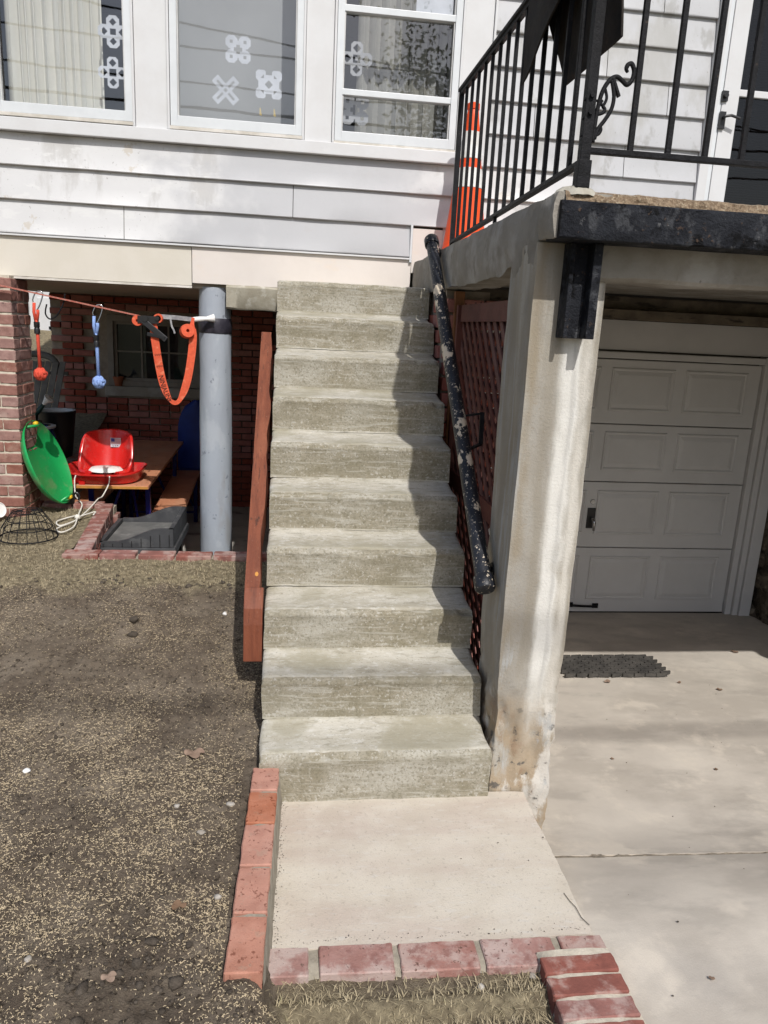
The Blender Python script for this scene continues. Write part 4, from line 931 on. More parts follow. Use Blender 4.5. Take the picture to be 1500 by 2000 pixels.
loop = catmull([(-.765, 2.452, 1.655), (-.752, 2.448, 1.60), (-.746, 2.440, 1.54), (-.724, 2.446, 1.37), (-.700, 2.450, 1.255), (-.664, 2.450, 1.172), (-.622, 2.450, 1.155), (-.584, 2.452, 1.215), (-.552, 2.455, 1.32), (-.530, 2.462, 1.46), (-.522, 2.466, 1.56), (-.528, 2.470, 1.62), (-.520, 2.478, 1.675)], 6)
tp = [1.0] * len(loop)
for i in range(len(loop)):
    q = loop[i]; tp[i] = 1.0 - .45 * math.exp(-((q.z - 1.16) / .05) ** 2)
tp[-8:] = [.8, .7, .6, .5, .45, .4, .4, .4]
lp = ribbon('strap_loop', loop, .047, 'strap_orange', sk, th=.003, taper=tp)
# lettering printed down the left limb
def text_mesh(s, size):
    c = bpy.data.curves.new('t', 'FONT'); c.body = s; c.size = size; o = bpy.data.objects.new('t', c); COL.objects.link(o)
    bpy.context.view_layer.update(); dg = bpy.context.evaluated_depsgraph_get(); me = bpy.data.meshes.new_from_object(o.evaluated_get(dg)); bpy.data.objects.remove(o); return me
def along(s):
    acc = 0
    for i in range(len(loop) - 1):
        L_ = (loop[i + 1] - loop[i]).length
        if acc + L_ >= s:
            t = (s - acc) / L_; p = loop[i].lerp(loop[i + 1], t); d_ = (loop[min(i + 2, len(loop) - 1)] - loop[max(i - 1, 0)]).normalized(); return p, d_
        acc += L_
    return loop[-1], (loop[-1] - loop[-2]).normalized()
def print_on_loop(txt, size, s0, v0, name, stretch=1.0):
    me = text_mesh(txt, size); m_ = MB(); vs = []
    for v_ in me.vertices:
        p, d_ = along(s0 + v_.co.x * stretch); a = d_.cross(Vector((0, 1, 0))).normalized(); q = p + a * (v_.co.y - v0)
        vs.append(Vector((q.x, p.y - .0032, q.z)))
    m_.add(vs, [tuple(p.vertices) for p in me.polygons]); o = m_.build(name, 'ink', lp, fix=False); return o
print_on_loop('NINJALINE', .044, .34, .0155, 'lettering', .82)
for s0 in (.215, .285):
    p, d_ = along(s0); a = d_.cross(Vector((0, 1, 0))).normalized(); m_ = MB()
    for k in range(7):
        q0 = p + a * (-.018 + .006 * k) + d_ * (.006 if k % 2 else -.006); q1 = p + a * (-.018 + .006 * (k + 1)) + d_ * (-.006 if k % 2 else .006)
        m_.bar(q0 + Vector((0, -.0026, 0)), q1 + Vector((0, -.0026, 0)), .0016, .001, up=(0, 1, 0))
    m_.build('stitching', 'ink', lp)
# ratchet
rt_ = MB(); rt_.box(-.845, -.72, 2.435, 2.445, 1.628, 1.672); rt_.box(-.845, -.72, 2.49, 2.50, 1.628, 1.672); rt_.tube([(-.80, 2.425, 1.655), (-.80, 2.51, 1.655)], .019, 14); rt_.tube([(-.728, 2.425, 1.66), (-.728, 2.51, 1.66)], .013, 12)
rat = rt_.build('ratchet', 'black_plastic', sk, smooth='auto')
MB().bar((-.825, 2.44, 1.652), (-.675, 2.425, 1.535), .035, .014, up=(0, 1, 0)).bar((-.79, 2.44, 1.565), (-.682, 2.425, 1.548), .022, .018, up=(0, 1, 0)).build('ratchet_handle', 'black_plastic', rat, bevel=.003)
MB().lathe([(.008, -.023), (.031, -.023), (.033, 0), (.031, .023), (.008, .023)], (-.848, 2.465, 1.642), 20, Matrix.Rotation(math.radians(90), 3, 'X')).build('strap_roll', 'strap_orange', rat, smooth='auto')
MB().lathe([(.018, -.022), (.027, -.022), (.028, 0), (.027, .022), (.018, .022)], (-.725, 2.462, 1.660), 20, Matrix.Rotation(math.radians(90), 3, 'X')).build('strap_roll', 'strap_orange', rat, smooth='auto')
ribbon('grey_webbing', [(-.715, 2.468, 1.672), (-.62, 2.49, 1.670), (-.53, 2.52, 1.664)], .026, 'webbing_grey', sk)
ribbon('tail', catmull([(-.655, 2.47, 1.662), (-.648, 2.466, 1.62), (-.636, 2.464, 1.595), (-.630, 2.462, 1.575)], 4), .010, 'webbing_grey', sk)
MB().lathe([(.010, -.027), (.040, -.027), (.043, 0), (.040, .027), (.010, .027)], (-.556, 2.452, 1.592), 24, Matrix.Rotation(math.radians(78), 3, 'X') @ Matrix.Rotation(math.radians(20), 3, 'Y')).build('rolled_strap', 'strap_orange', sk, smooth='auto')
MB().tube([(-.535, 2.53, 1.662), (-.49, 2.545, 1.668), (-.45, 2.56, 1.672), (-.405, 2.575, 1.678)], [.015, .016, .013, .026], 14).build('tube_pad', 'white_plastic', sk, smooth='auto')
MB().lathe([(.1035, 1.585), (.1055, 1.588), (.1055, 1.675), (.1035, 1.678)], (-.41, 2.70, 0), 40).build('column_wrap', 'tape_black', sk, smooth='auto')

def knot(c, R, r, mat, parent):
    m_ = MB()
    for k in range(6):
        ax = Vector((math.cos(k * 1.05), math.sin(k * 2.2) * .8, math.sin(k * 1.05))).normalized(); a = ax.orthogonal().normalized(); b = ax.cross(a)
        pts = [Vector(c) + (a * math.cos(t) + b * math.sin(t)) * R * .80 + ax * R * .42 * math.sin(2 * t + k) for t in np.linspace(0, 2 * math.pi, 25)]
        m_.tube(pts, r, 8, cap=False)
    m_.lathe([(R * .75 * math.sin(t), -R * .75 * math.cos(t)) for t in np.linspace(0.01, 3.13, 9)], c, 14)
    return m_.build('knot_ball', mat, parent, smooth=True)
def hold(x, zt, zb, mat, col, pos):
    h = empty('rope_hold', (x, 2.45, zb), f'{col} rope with a ball knot hanging from the slackline {pos}', 'rope hold', 'rope holds on the slackline')
    MB().tube([(x - .008, 2.45, zt), (x - .012, 2.45, zt - .055), (x - .004, 2.45, zt - .11)], .0095, 8).tube([(x + .010, 2.45, zt - .04), (x + .010, 2.452, zt - .06), (x + .002, 2.45, zt - .11)], .0095, 8).tube([(x, 2.45, zt - .10), (x + .002, 2.45, (zt + zb) / 2), (x + .004, 2.45, zb + .03)], .0105, 8).build('rope', mat, h, smooth=True)
    MB().lathe([(.013, -.035), (.017, -.034), (.017, -.008), (.014, 0), (.017, .008), (.017, .034), (.013, .035)], (x, 2.45, zt - .145), 14).build('clamp', 'black_plastic', h, smooth='auto')
    knot((x + .005, 2.45, zb), .034, .0115, mat, h)
    pts = catmull([(x - .012, 2.45, zt + .005), (x - .014, 2.45, zt + .02), (x + .004, 2.452, zt + .058), (x + .034, 2.452, zt + .066), (x + .042, 2.452, zt + .045), (x + .024, 2.45, zt - .01), (x + .004, 2.45, zt - .045)], 5)
    MB().tube(pts, .004, 7).build('carabiner', 'chrome', h, smooth=True)
hold(-1.432, 1.715, 1.297, 'rope_red', 'red', 'next to the brick pier'); hold(-1.092, 1.655, 1.262, 'rope_blue', 'blue', 'in front of the brick wall')
pts = catmull([(-1.375, 2.47, 1.71), (-1.385, 2.47, 1.655), (-1.36, 2.47, 1.625), (-1.315, 2.46, 1.65), (-1.275, 2.455, 1.72), (-1.262, 2.452, 1.775)], 6)
tag(MB().tube(pts, .0045, 7).build('wire_hook', 'iron', smooth=True), 'bent dark wire hook hanging on the slackline between the rope holds', 'hook')

# ================================================================== PICNIC SET
def rotz(a, c): return Matrix.Translation(c) @ Matrix.Rotation(a, 4, 'Z') @ Matrix.Translation(-Vector(c))
def trestle(name, cx, y0, y1, w_, zt, rot, label, cat):
    t = empty(name, (cx, y0, -.32), label, cat); R = rotz(rot, (cx, y0, 0))
    bm_ = MB().box(cx - w_ / 2, cx + w_ / 2, y0, y1, zt - .026, zt, M=R); top = bm_.build('top', 'table_wood', t, bevel=.006)
    e = MB(); e.box(cx - w_ / 2 + .004, cx + w_ / 2 - .004, y0 - .003, y0 + .001, zt - .023, zt - .004, M=R); e.build('edge', 'table_edge', top)
    def b_(p, q, a, c): MBx.bar(R @ Vector(p), R @ Vector(q), a, c)
    for yl in (y0 + .30, y1 - .30):
        for s_ in (-1, 1):
            MBx = MB(); b_((cx + s_ * w_ * .40, yl, zt - .026), (cx + s_ * w_ * .40, yl, -.318), .035, .035); MBx.build('leg', 'blue_metal', t)
        MBx = MB(); b_((cx - w_ * .40, yl, -.22), (cx + w_ * .40, yl, -.22), .02, .02); b_((cx - w_ * .40, yl, zt - .05), (cx + w_ * .40, yl, zt - .05), .02, .03)
        MBx.build('cross_bar', 'blue_metal', t)
        MBx = MB(); dy = .35 if yl < (y0 + y1) / 2 else -.35; b_((cx - w_ * .3, yl, -.1 if zt > .3 else -.15), (cx - .02, yl + dy, zt - .05), .016, .016); b_((cx + w_ * .3, yl, -.1 if zt > .3 else -.15), (cx + .02, yl + dy, zt - .05), .016, .016); MBx.build('brace', 'blue_metal', t)
    return t
trestle('picnic_table', -1.215, 3.20, 5.38, .53, .45, .022, 'folding picnic table with reddish wooden top and blue metal legs', 'table')
trestle('picnic_bench', -.865, 3.24, 5.40, .25, .15, .045, 'red wooden bench with blue legs right of the picnic table', 'bench')
trestle('picnic_bench', -1.62, 3.30, 5.45, .25, .12, .02, 'red wooden bench left of the picnic table by the ledge', 'bench')

# ---- red toddler sled on the table
sd = empty('toddler_sled', (-1.30, 3.42, .45), 'red plastic toddler sled with high backrest on the picnic table', 'sled')
C0 = Vector((-1.30, 3.44, .452))
def sup(t, a, b, n=3.2): c, s_ = math.cos(t), math.sin(t); return (a * math.copysign(abs(c) ** (2 / n), c), b * math.copysign(abs(s_) ** (2 / n), s_))
th = np.linspace(0, 2 * math.pi, 61); P = []
for (k, z) in ((.0, .03), (.78, .03), (.86, .035), (.93, .07), (.97, .082), (1.0, .080), (1.0, .070), (.95, .055), (.88, .012), (.80, .0), (.0, .0)):
    P.append([tuple(C0 + Vector((sup(t, .285 * k, .27 * k)[0], sup(t, .285 * k, .27 * k)[1], z + .02 * (math.cos(2 * t) * .5 + .5) * (k > .9)))) for t in th])
MB().grid(np.array(P)).build('base_tray', 'red_plastic', sd, smooth='auto')
# bucket seat
ths = np.linspace(math.radians(-52), math.radians(232), 70); P = []
for t in ths:
    cx_, sy2 = math.cos(t), math.sin(t); back = max(0, sy2); hgt = .055 + .235 * (float(sm(-.55, .55, sy2))) ** 1.1 + .03 * back; fl = 1 + .08 * 1
    row = []
    for (rr, zz) in ((.195, .03), (.193, hgt * .5), (.197, hgt * .92), (.192, hgt + .004), (.183, hgt + .009), (.173, hgt + .002), (.168, hgt * .9), (.158, hgt * .5), (.14, .055), (.10, .042)):
        lean = .06 * (zz / .3) * back
        row.append((C0.x + rr * cx_ * 1.02, C0.y + .0 + rr * sy2 * .92 + lean, C0.z + .02 + zz))
    P.append(row)
P = np.array(P); mb = MB().grid(P)
mb.add(P[0].tolist(), [tuple(range(10))]); mb.add(P[-1].tolist(), [tuple(range(10))])
mb.build('bucket_seat', 'red_plastic', sd, smooth='auto')
P = []
for k, z in ((0, .075), (.5, .074), (.85, .070), (1, .05)): P.append([tuple(C0 + Vector((.125 * k * math.cos(t), -.02 + .115 * k * math.sin(t), z + .02))) for t in th])
MB().grid(np.array(P)).build('seat_pad', 'white_plastic', sd, smooth=True)
MB().box(C0.x - .14, C0.x - .10, C0.y - .24, C0.y - .2, .452, .475).box(C0.x - .2, C0.x - .17, C0.y - .24, C0.y - .2, .452, .475).build('runner_block', 'red_plastic', sd)
# flag sticker on the inner backrest
sx0, sz0 = C0.x + .0, C0.z + .225; yb2 = C0.y + .178
stk = MB().box(sx0 - .004, sx0 + .074, yb2 - .004, yb2 - .002, sz0 - .01, sz0 + .062, M=None).build('flag_sticker', 'paper', sd)
mb = MB()
for k in range(5): mb.box(sx0 + .002, sx0 + .070, yb2 - .006, yb2 - .0045, sz0 + .018 + k * .0085, sz0 + .0215 + k * .0085)
mb.build('flag_stripe', 'ink_pink', stk)
MB().box(sx0 + .002, sx0 + .028, yb2 - .0075, yb2 - .006, sz0 + .034, sz0 + .058).build('flag_canton', 'ink_blue', stk)
me = text_mesh('U S A', .019); MB().add([(sx0 + .010 + v_.co.x, yb2 - .006, sz0 - .004 + v_.co.y) for v_ in me.vertices], [tuple(p.vertices) for p in me.polygons]).build('lettering', 'ink', stk, fix=False)
# tow rope
rp = empty('tow_rope', (-1.25, 2.5, .40), 'white tow rope trailing from the red sled to the grass', 'rope')
A = [(-1.452, 3.172, .525), (-1.448, 3.12, .50), (-1.42, 3.02, .42), (-1.36, 2.86, .425), (-1.29, 2.70, .425), (-1.27, 2.55, .405), (-1.245, 2.40, .40), (-1.30, 2.25, .40), (-1.345, 2.35, .402), (-1.26, 2.50, .405)]
B = [(-1.215, 3.165, .525), (-1.21, 3.11, .48), (-1.225, 2.98, .42), (-1.225, 2.86, .428), (-1.225, 2.72, .42), (-1.235, 2.55, .405), (-1.25, 2.36, .40), (-1.30, 2.18, .40), (-1.25, 2.10, .40), (-1.215, 2.22, .402), (-1.245, 2.42, .41)]
Cc = [(-1.245, 2.42, .41), (-1.20, 2.52, .41), (-1.17, 2.56, .412), (-1.155, 2.45, .42)]
MB().tube(catmull(A, 8), .0048, 7).build('strand', 'rope_white', rp, smooth=True); MB().tube(catmull(B, 8), .0048, 7).build('strand', 'rope_white', rp, smooth=True); MB().tube(catmull(Cc, 8), .0048, 7).build('strand', 'rope_white', rp, smooth=True)
knot((-1.245, 2.42, .412), .014, .006, 'rope_white', rp)

# ---- green saucer sled leaning on the pier
sc2 = empty('saucer_sled', (-1.45, 2.70, .42), 'round green plastic saucer sled leaning against the brick pier', 'sled')
a_ = Vector((.365, 0, -.931)); n_ = Vector((.931, -.03, .365)).normalized(); a_ = (a_ - n_ * a_.dot(n_)).normalized(); b2 = n_.cross(a_)
MM = Matrix(((a_.x, b2.x, n_.x), (a_.y, b2.y, n_.y), (a_.z, b2.z, n_.z))); Cs = Vector((-1.492, 2.70, .705)); R = .288
MB().lathe([(0, -.062), (R * .4, -.058), (R * .7, -.045), (R * .88, -.022), (R * .96, .002), (R * .985, .012), (R, .012), (R * 1.005, .004), (R * .99, -.006), (R * .9, -.034), (R * .7, -.058), (R * .4, -.071), (0, -.075)], Cs, 64, MM).build('dish', 'green_plastic', sc2, smooth='auto')
for sg in (-1, 1):
    c = Cs + a_ * R * .90 * sg + n_ * .0; pts = catmull([c + b2 * -.06 + n_ * -.01, c + b2 * -.035 + n_ * .03 - a_ * sg * .01, c + n_ * .04 - a_ * sg * .015, c + b2 * .035 + n_ * .03 - a_ * sg * .01, c + b2 * .06 + n_ * -.01], 5)
    MB().tube(pts, .010, 8).build('handle', 'green_plastic', sc2, smooth=True)
    c2_ = c + n_ * .036; MB().tube([c2_ - b2 * .02, c2_, c2_ + b2 * .02], [.014, .016, .014], 8).build('handle_grip', 'yellow_plastic', sc2, smooth=True)
for k in (-.35, .05, .42):
    c = Cs + a_ * R * k - b2 * R * .72 - n_ * .036; MB().bar(c, c + b2 * .06 + n_ * -.012, .006, .006).build('rib', 'green_plastic', sc2)
bp2 = MB(); bp2.lathe([(0, 0), (.036, 0), (.038, .02), (.036, .042), (.0, .045)], (-1.395, 2.775, .415), 18); bp2.tube(catmull([(-1.37, 2.77, .455), (-1.345, 2.77, .49), (-1.325, 2.77, .47), (-1.33, 2.765, .44)], 4), .007, 7)
tag(bp2.build('black_pulley', 'black_plastic', smooth='auto'), 'small black plastic clip lying on the low wall below the green saucer', 'clip')

# ---- wire basket
bk = empty('wire_basket', (-1.40, 2.0, .395), 'upturned black wire hanging basket on the dead grass', 'basket')
cb = Vector((-1.405, 2.0, .402)); R0, R1, H_ = .158, .080, .150
def ringp(r, z, n=40): return [cb + Vector((r * math.cos(t), r * math.sin(t), z)) for t in np.linspace(0, 2 * math.pi, n)]
for t, rad in ((0, .0042), (.36, .0028), (.68, .0028), (1.0, .0028)): MB().tube(ringp(R0 + (R1 - R0) * t ** .9, H_ * t), rad, 6, cap=False).build('ring', 'iron', bk)
for k in range(18):
    an = k * math.pi / 9 + .1; dv = Vector((math.cos(an), math.sin(an), 0)); MB().tube([cb + dv * R0, cb + dv * (R0 * .78 + R1 * .22) + Vector((0, 0, H_ * .38)), cb + dv * R1 * 1.05 + Vector((0, 0, H_ * .95)), cb + dv * R1 * .3 + Vector((0, 0, H_ * 1.03))], .0022, 5).build('wire', 'iron', bk)
# ---- white cup on its side
cp = MB(); ax = Vector((.80, -.55, .30)).normalized(); aa = ax.orthogonal().normalized(); bb = ax.cross(aa); MMc = Matrix(((aa.x, bb.x, ax.x), (aa.y, bb.y, ax.y), (aa.z, bb.z, ax.z)))
cp.lathe([(0, .0), (.034, 0), (.037, .01), (.045, .105), (.049, .11), (.049, .118), (.045, .12), (.040, .114), (.0, .110)], (-1.79, 2.44, .425), 28, MMc)
tag(cp.build('foam_cup', 'white_plastic', smooth='auto'), 'white foam cup with lid tipped over by the brick pier', 'cup')

# ---- black plastic play table with wavy sides
pt = empty('play_table', (-.83, 2.4, -.32), 'dark grey plastic tray table with wavy sides behind the low wall', 'tray table')
x0, x1, y0, y1, zb3 = -1.045, -.605, 2.09, 2.68, .262
MB().box(x0 + .03, x1 - .03, y0 + .03, y1 - .03, zb3 + .045, zb3 + .062).build('basin', 'grey_plastic_dust', pt)
def wall_(P0, P1, hf, th_, nrm_):
    n = 30; m_ = MB(); a, b = Vector(P0), Vector(P1); nn = Vector(nrm_) * th_; A1, B1, C1, D1 = [], [], [], []
    for k in range(n + 1):
        t = k / n; p = a.lerp(b, t); h = hf(t); A1.append(p); B1.append(p + Vector((0, 0, h))); C1.append(p + nn + Vector((0, 0, h))); D1.append(p + nn)
    return m_.grid(np.array([[tuple(q) for q in l] for l in (A1, B1, C1, D1, A1)]))
wall_((x0, y0, zb3 + .055), (x1, y0, zb3 + .055), lambda t: .03 + .085 * float(sm(.2, .85, t)), .025, (0, 1, 0)).build('wavy_side', 'grey_plastic', pt)
wall_((x0, y1, zb3 + .055), (x1, y1, zb3 + .055), lambda t: .03 + .085 * float(sm(.2, .85, t)), .025, (0, -1, 0)).build('wavy_side', 'grey_plastic', pt)
wall_((x1, y0, zb3 + .055), (x1, y1, zb3 + .055), lambda t: .115, .025, (-1, 0, 0)).build('high_side', 'grey_plastic', pt)
wall_((x0, y0, zb3 + .055), (x0, y1, zb3 + .055), lambda t: .03, .025, (1, 0, 0)).build('low_side', 'grey_plastic', pt)
MB().box(x0 - .012, x1 + .012, y0 - .012, y1 + .012, zb3, zb3 + .052).build('rim', 'grey_plastic', pt, bevel=.006)
mb = MB()
for k in range(8): xk = x0 + .03 + k * .055; mb.box(xk, xk + .004, y0 - .004, y0 - .001, zb3 + .055, zb3 + .075 + .06 * float(sm(.2, .85, (xk - x0) / .44)))
mb.build('groove', 'black_plastic', pt)
for (x, y) in ((x0 + .05, y0 + .05), (x1 - .05, y0 + .05), (x0 + .05, y1 - .05), (x1 - .05, y1 - .05)): MB().bar((x, y, zb3), (x, y, -.32), .05, .05).build('leg', 'black_plastic', pt)

# ---- clutter at the back left
fp = empty('flower_pot', (-1.72, BY - .045, .951), 'small clay flower pot on the basement window sill', 'pot')
MB().lathe([(0, 0), (.035, 0), (.05, .075), (.056, .075), (.056, .095), (.048, .095), (.042, .03), (0, .03)], (-1.70, BY - .04, .952), 20).build('pot_body', 'pot_clay', fp, smooth='auto')
gp = empty('glazed_pot', (-2.0, 4.1, .39), 'dark blue painted glazed pot on the ledge behind the saucer', 'pot')
MB().lathe([(0, 0), (.10, 0), (.15, .1), (.165, .2), (.14, .30), (.12, .325), (.145, .345), (.14, .36), (.11, .355), (.105, .30), (0, .28)], (-1.985, 4.05, .39), 28).build('pot_body', 'pot_glaze', gp, smooth='auto')
MB().lathe([(.11, .362), (.146, .350), (.146, .366), (.11, .368)], (-1.985, 4.05, .39), 28).build('rim', 'pot_rim', gp, smooth='auto')
bp3 = empty('black_pot', (-1.93, 4.5, .39), 'wide black pot with a pale rim on the ledge by the brick wall', 'pot')
MB().lathe([(0, 0), (.11, 0), (.155, .40), (.16, .43), (.145, .43), (.13, .39), (0, .37)], (-1.97, 4.55, .39), 26).build('pot_body', 'black_plastic', bp3, smooth='auto')
MB().lathe([(.0, .392), (.128, .392), (.14, .435), (.158, .438)], (-1.97, 4.55, .39), 26).build('rim', 'pot_rim', bp3, smooth='auto')
wc = empty('watering_can', (-2.05, 4.25, .76), 'dark green watering can with a white spout rose', 'watering can')
MB().lathe([(0, 0), (.09, 0), (.095, .03), (.085, .14), (.06, .17), (0, .175)], (-2.10, 4.15, .78), 22).build('can_body', 'can_green', wc, smooth='auto')
MB().tube([(-2.05, 4.13, .82), (-1.98, 4.11, .87), (-1.93, 4.10, .93)], [.035, .022, .014], 12).build('spout', 'can_green', wc, smooth=True)
MB().tube([(-1.935, 4.10, .925), (-1.915, 4.095, .95), (-1.885, 4.09, .975), (-1.88, 4.088, .98)], [.014, .022, .044, .03], 14).build('rose', 'white_plastic', wc, smooth='auto')
st_ = MB().box(-2.22, -2.0, 4.06, 4.24, .385, .775); tag(st_.build('wooden_crate', 'wood_grime', bevel=.006), 'grimy wooden box under the watering can', 'box')
fc = empty('folded_chair', (-2.25, 5.0, .45), 'grey folded lawn chair leaning behind the corner pier', 'chair')
for k in range(6):
    x = -2.42 + k * .062; MB().bar((x + .10, 4.95, 1.22), (x - .02, 4.80, .50), .05, .012, up=(0, 1, 0)).build('slat', 'chair_grey', fc)
for z in (.62, 1.12): MB().bar((-2.40 + .1 * (z - .6), 4.90 + .15 * (z - .8), z), (-2.02 + .1 * (z - .6), 4.90 + .15 * (z - .8), z), .03, .03).build('frame_bar', 'black_plastic', fc)
MB().tube(catmull([(-2.36, 4.98, 1.21), (-2.30, 5.0, 1.28), (-2.12, 5.0, 1.25), (-2.04, 4.97, 1.10)], 5), .03, 8).build('headrest', 'chair_grey', fc, smooth=True)
bc = empty('blue_chair', (-.90, 5.5, -.32), 'blue plastic chair standing in the dark behind the bench', 'chair')
P = []
for t in np.linspace(0, 1, 12):
    z = .12 + .72 * t; wv_ = .20 * math.sqrt(max(0.02, 1 - max(0, (t - .55) / .45) ** 2)); P.append([(-.90 + wv_ * u, 5.68 + .06 * t - .06 * (1 - u * u), z) for u in np.linspace(-1, 1, 12)])
P = np.array(P); Q = P.copy(); Q[..., 1] += .015; MB().grid(P).grid(Q, flip=True).build('backrest', 'blue_chair', bc, smooth=True)
MB().box(-1.08, -.72, 5.46, 5.70, .10, .125).build('seat', 'blue_chair', bc, bevel=.01)
for x in (-1.06, -.74):
    for y in (5.48, 5.68): MB().bar((x, y, .10), (x, y, -.32), .035, .035).build('leg', 'blue_chair', bc)
# white shed seen beyond
sh = empty('white_shed', (-3.6, 9.2, 1.2), 'white panelled shed door in the sun beyond the brick pier', 'shed')
MB().box(-5.2, -2.7, 9.0, 10.6, .9, 2.9).build('shed_wall', 'trim', sh)
dr_ = MB().box(-3.95, -3.10, 8.965, 8.998, 1.10, 2.6).build('shed_door', 'trim', sh, bevel=.004)
for x in (-3.85, -3.46): MB().box(x, x + .28, 8.945, 8.966, 1.28, 1.85).build('door_panel', 'trim', dr_, bevel=.01)
MB().box(-3.30, -3.26, 8.94, 8.965, 1.36, 1.52).box(-3.32, -3.24, 8.94, 8.963, 1.42, 1.46).build('hinge', 'iron', dr_)

# ---- link mat on the driveway
dm = empty('link_mat', (2.02, 1.69, -.255), 'grey rubber link mat on the driveway by the pillar', 'mat')
mb = MB(); rr = random.Random(5)
def dz(y): return float(drive_z(y))
for j in range(11):
    y = 1.46 + j * .0275
    for i in range(9):
        x = 1.695 + .035 * (j % 2) + i * .0705
        a = (x + rr.uniform(-.004, .004), y + .006 * (i % 2), dz(y) + .016); b = (x + .064, y + .006 * ((i + 1) % 2) + rr.uniform(-.003, .003), dz(y) + .017)
        mb.bar(a, b, .011, .020)
for i in range(14):
    x = 1.71 + i * .047; mb.bar((x, 1.455, dz(1.455) + .009), (x + .014, 1.765, dz(1.765) + .009), .004, .006)
mb.build('links', 'rubber_mat', dm); tag(dm.children[0], kind='stuff')

# ================================================================== THINGS IN THE WINDOWS
def drape(name, x0, x1, y, z0, z1, folds, amp, mat, label, sd):
    u = np.linspace(0, 1, 220); ph = 2 * math.pi * folds * (u + .035 * fbm(u * 7, u * 0, 0, 3, sd) * 4); P = []
    for z in np.linspace(z0, z1, 14):
        t = (z - z0) / (z1 - z0); wv_ = np.sin(ph + .25 * math.sin(t * 3)); wv_ = np.sign(wv_) * np.abs(wv_) ** .7
        P.append(np.stack([x0 + (x1 - x0) * u + amp * .3 * np.sin(2 * ph), y + amp * wv_ * (.8 + .5 * fbm(u * 9, u * 0 + t, 0, 2, sd + 1)), z + 0 * u], -1))
    return tag(MB().grid(np.stack(P, 0)).build(name, mat, smooth=True, fix=False), label, 'curtain')
drape('curtain', -1.60, -1.05, FY + .11, 2.72, 4.25, 11, .030, 'curtain', 'white pleated curtain in the left window', 160)
drape('curtain', .46, 1.10, FY + .22, 2.72, 4.25, 10, .026, 'sheer', 'grey sheer curtain in the right window behind the glass', 170)
tag(MB().box(-.66, .14, FY + .38, FY + .384, 2.12, 4.28).build('reflected_sky_panel', 'shade'), 'plain grey panel standing in for sky reflected in the middle window', 'shade')  # added panel; its grey takes the place of a sky reflection
def mask_sheet(name, cx, cz, r, fn, label, y=FY + .006, n=44):
    m_ = MB(); q = np.linspace(-1, 1, n + 1)
    for i in range(n):
        for j in range(n):
            u, v_ = (q[i] + q[i + 1]) / 2, (q[j] + q[j + 1]) / 2
            if fn(u, v_): m_.add([(cx + r * q[i], y, cz + r * q[j]), (cx + r * q[i + 1], y, cz + r * q[j]), (cx + r * q[i + 1], y, cz + r * q[j + 1]), (cx + r * q[i], y, cz + r * q[j + 1])], [(0, 1, 2, 3)])
    o = m_.build(name, 'paper', fix=False); o.data.materials[0] = MATS['paper']; return tag(o, label, 'paper cutout', 'paper snowflakes in the windows')
def dia(u, v_, cx, cz, r): return abs(u - cx) + abs(v_ - cz) < r
def sqr(u, v_, cx, cz, r): return max(abs(u - cx), abs(v_ - cz)) < r
def cross_a(u, v_):
    on = any(abs(u - a) + abs(v_ - b) < .62 and sqr(u, v_, a, b, .42) for a, b in ((.55, 0), (-.55, 0), (0, .55), (0, -.55))) or sqr(u, v_, 0, 0, .36)
    return on and not sqr(u, v_, 0, 0, .17) and not any(dia(u, v_, a, b, .21) for a, b in ((.57, 0), (-.57, 0), (0, .57), (0, -.57)))
def cross_b(u, v_):
    on = (abs(u) < .36 and abs(v_) < .95) or (abs(v_) < .36 and abs(u) < .95)
    on = on and abs(u) + abs(v_) < 1.15
    return on and not sqr(u, v_, 0, 0, .22) and not any(dia(u, v_, a, b, .24) for a, b in ((.6, 0), (-.6, 0), (0, .6), (0, -.6)))
def four_sq(u, v_):
    on = any(sqr(u, v_, a, b, .44) and abs(u - a) + abs(v_ - b) < .68 for a in (.5, -.5) for b in (.5, -.5)) or sqr(u, v_, 0, 0, .6)
    hole = (abs(u) < .14 and abs(v_) < .32) or (abs(v_) < .14 and abs(u) < .32) or any(sqr(u, v_, a, b, .12) for a in (.52, -.52) for b in (.52, -.52))
    return on and not hole
def x_shape(u, v_):
    a, b = (u + v_) / 1.414, (u - v_) / 1.414; on = (abs(a) < .32 and abs(b) < 1.08) or (abs(b) < .32 and abs(a) < 1.08)
    hole = (abs(a) < .075 and .28 < abs(b) < .85) or (abs(b) < .075 and .28 < abs(a) < .85) or math.hypot(u, v_) < .12
    return on and not hole and max(abs(u), abs(v_)) < .95
def four_dia(u, v_):
    on = any(sqr(u, v_, a, b, .36) and abs(u - a) + abs(v_ - b) < .58 for a in (.58, -.58) for b in (.6, -.6)) or (abs(u) < .78 and abs(v_) < .62)
    return on and not dia(u, v_, 0, 0, .28) and not any((.35 < abs(u) < .62 and .40 < v_ * s_ < .66 - (abs(u) - .35)) for s_ in (1, -1))
mask_sheet('paper_snowflake', -.968, 3.242, .088, cross_a, 'upper white paper snowflake in the left window beside the curtain')
mask_sheet('paper_snowflake', -.976, 3.030, .086, cross_b, 'lower white paper snowflake with a square hole in the left window')
mask_sheet('paper_snowflake', -.262, 3.212, .076, four_sq, 'topmost paper snowflake in the middle window, blocky with a cross hole')
mask_sheet('paper_snowflake', -.334, 2.990, .082, x_shape, 'X shaped paper snowflake low in the middle window')
mask_sheet('paper_snowflake', -.082, 3.040, .080, four_dia, 'paper snowflake with a diamond hole at the right of the middle window')
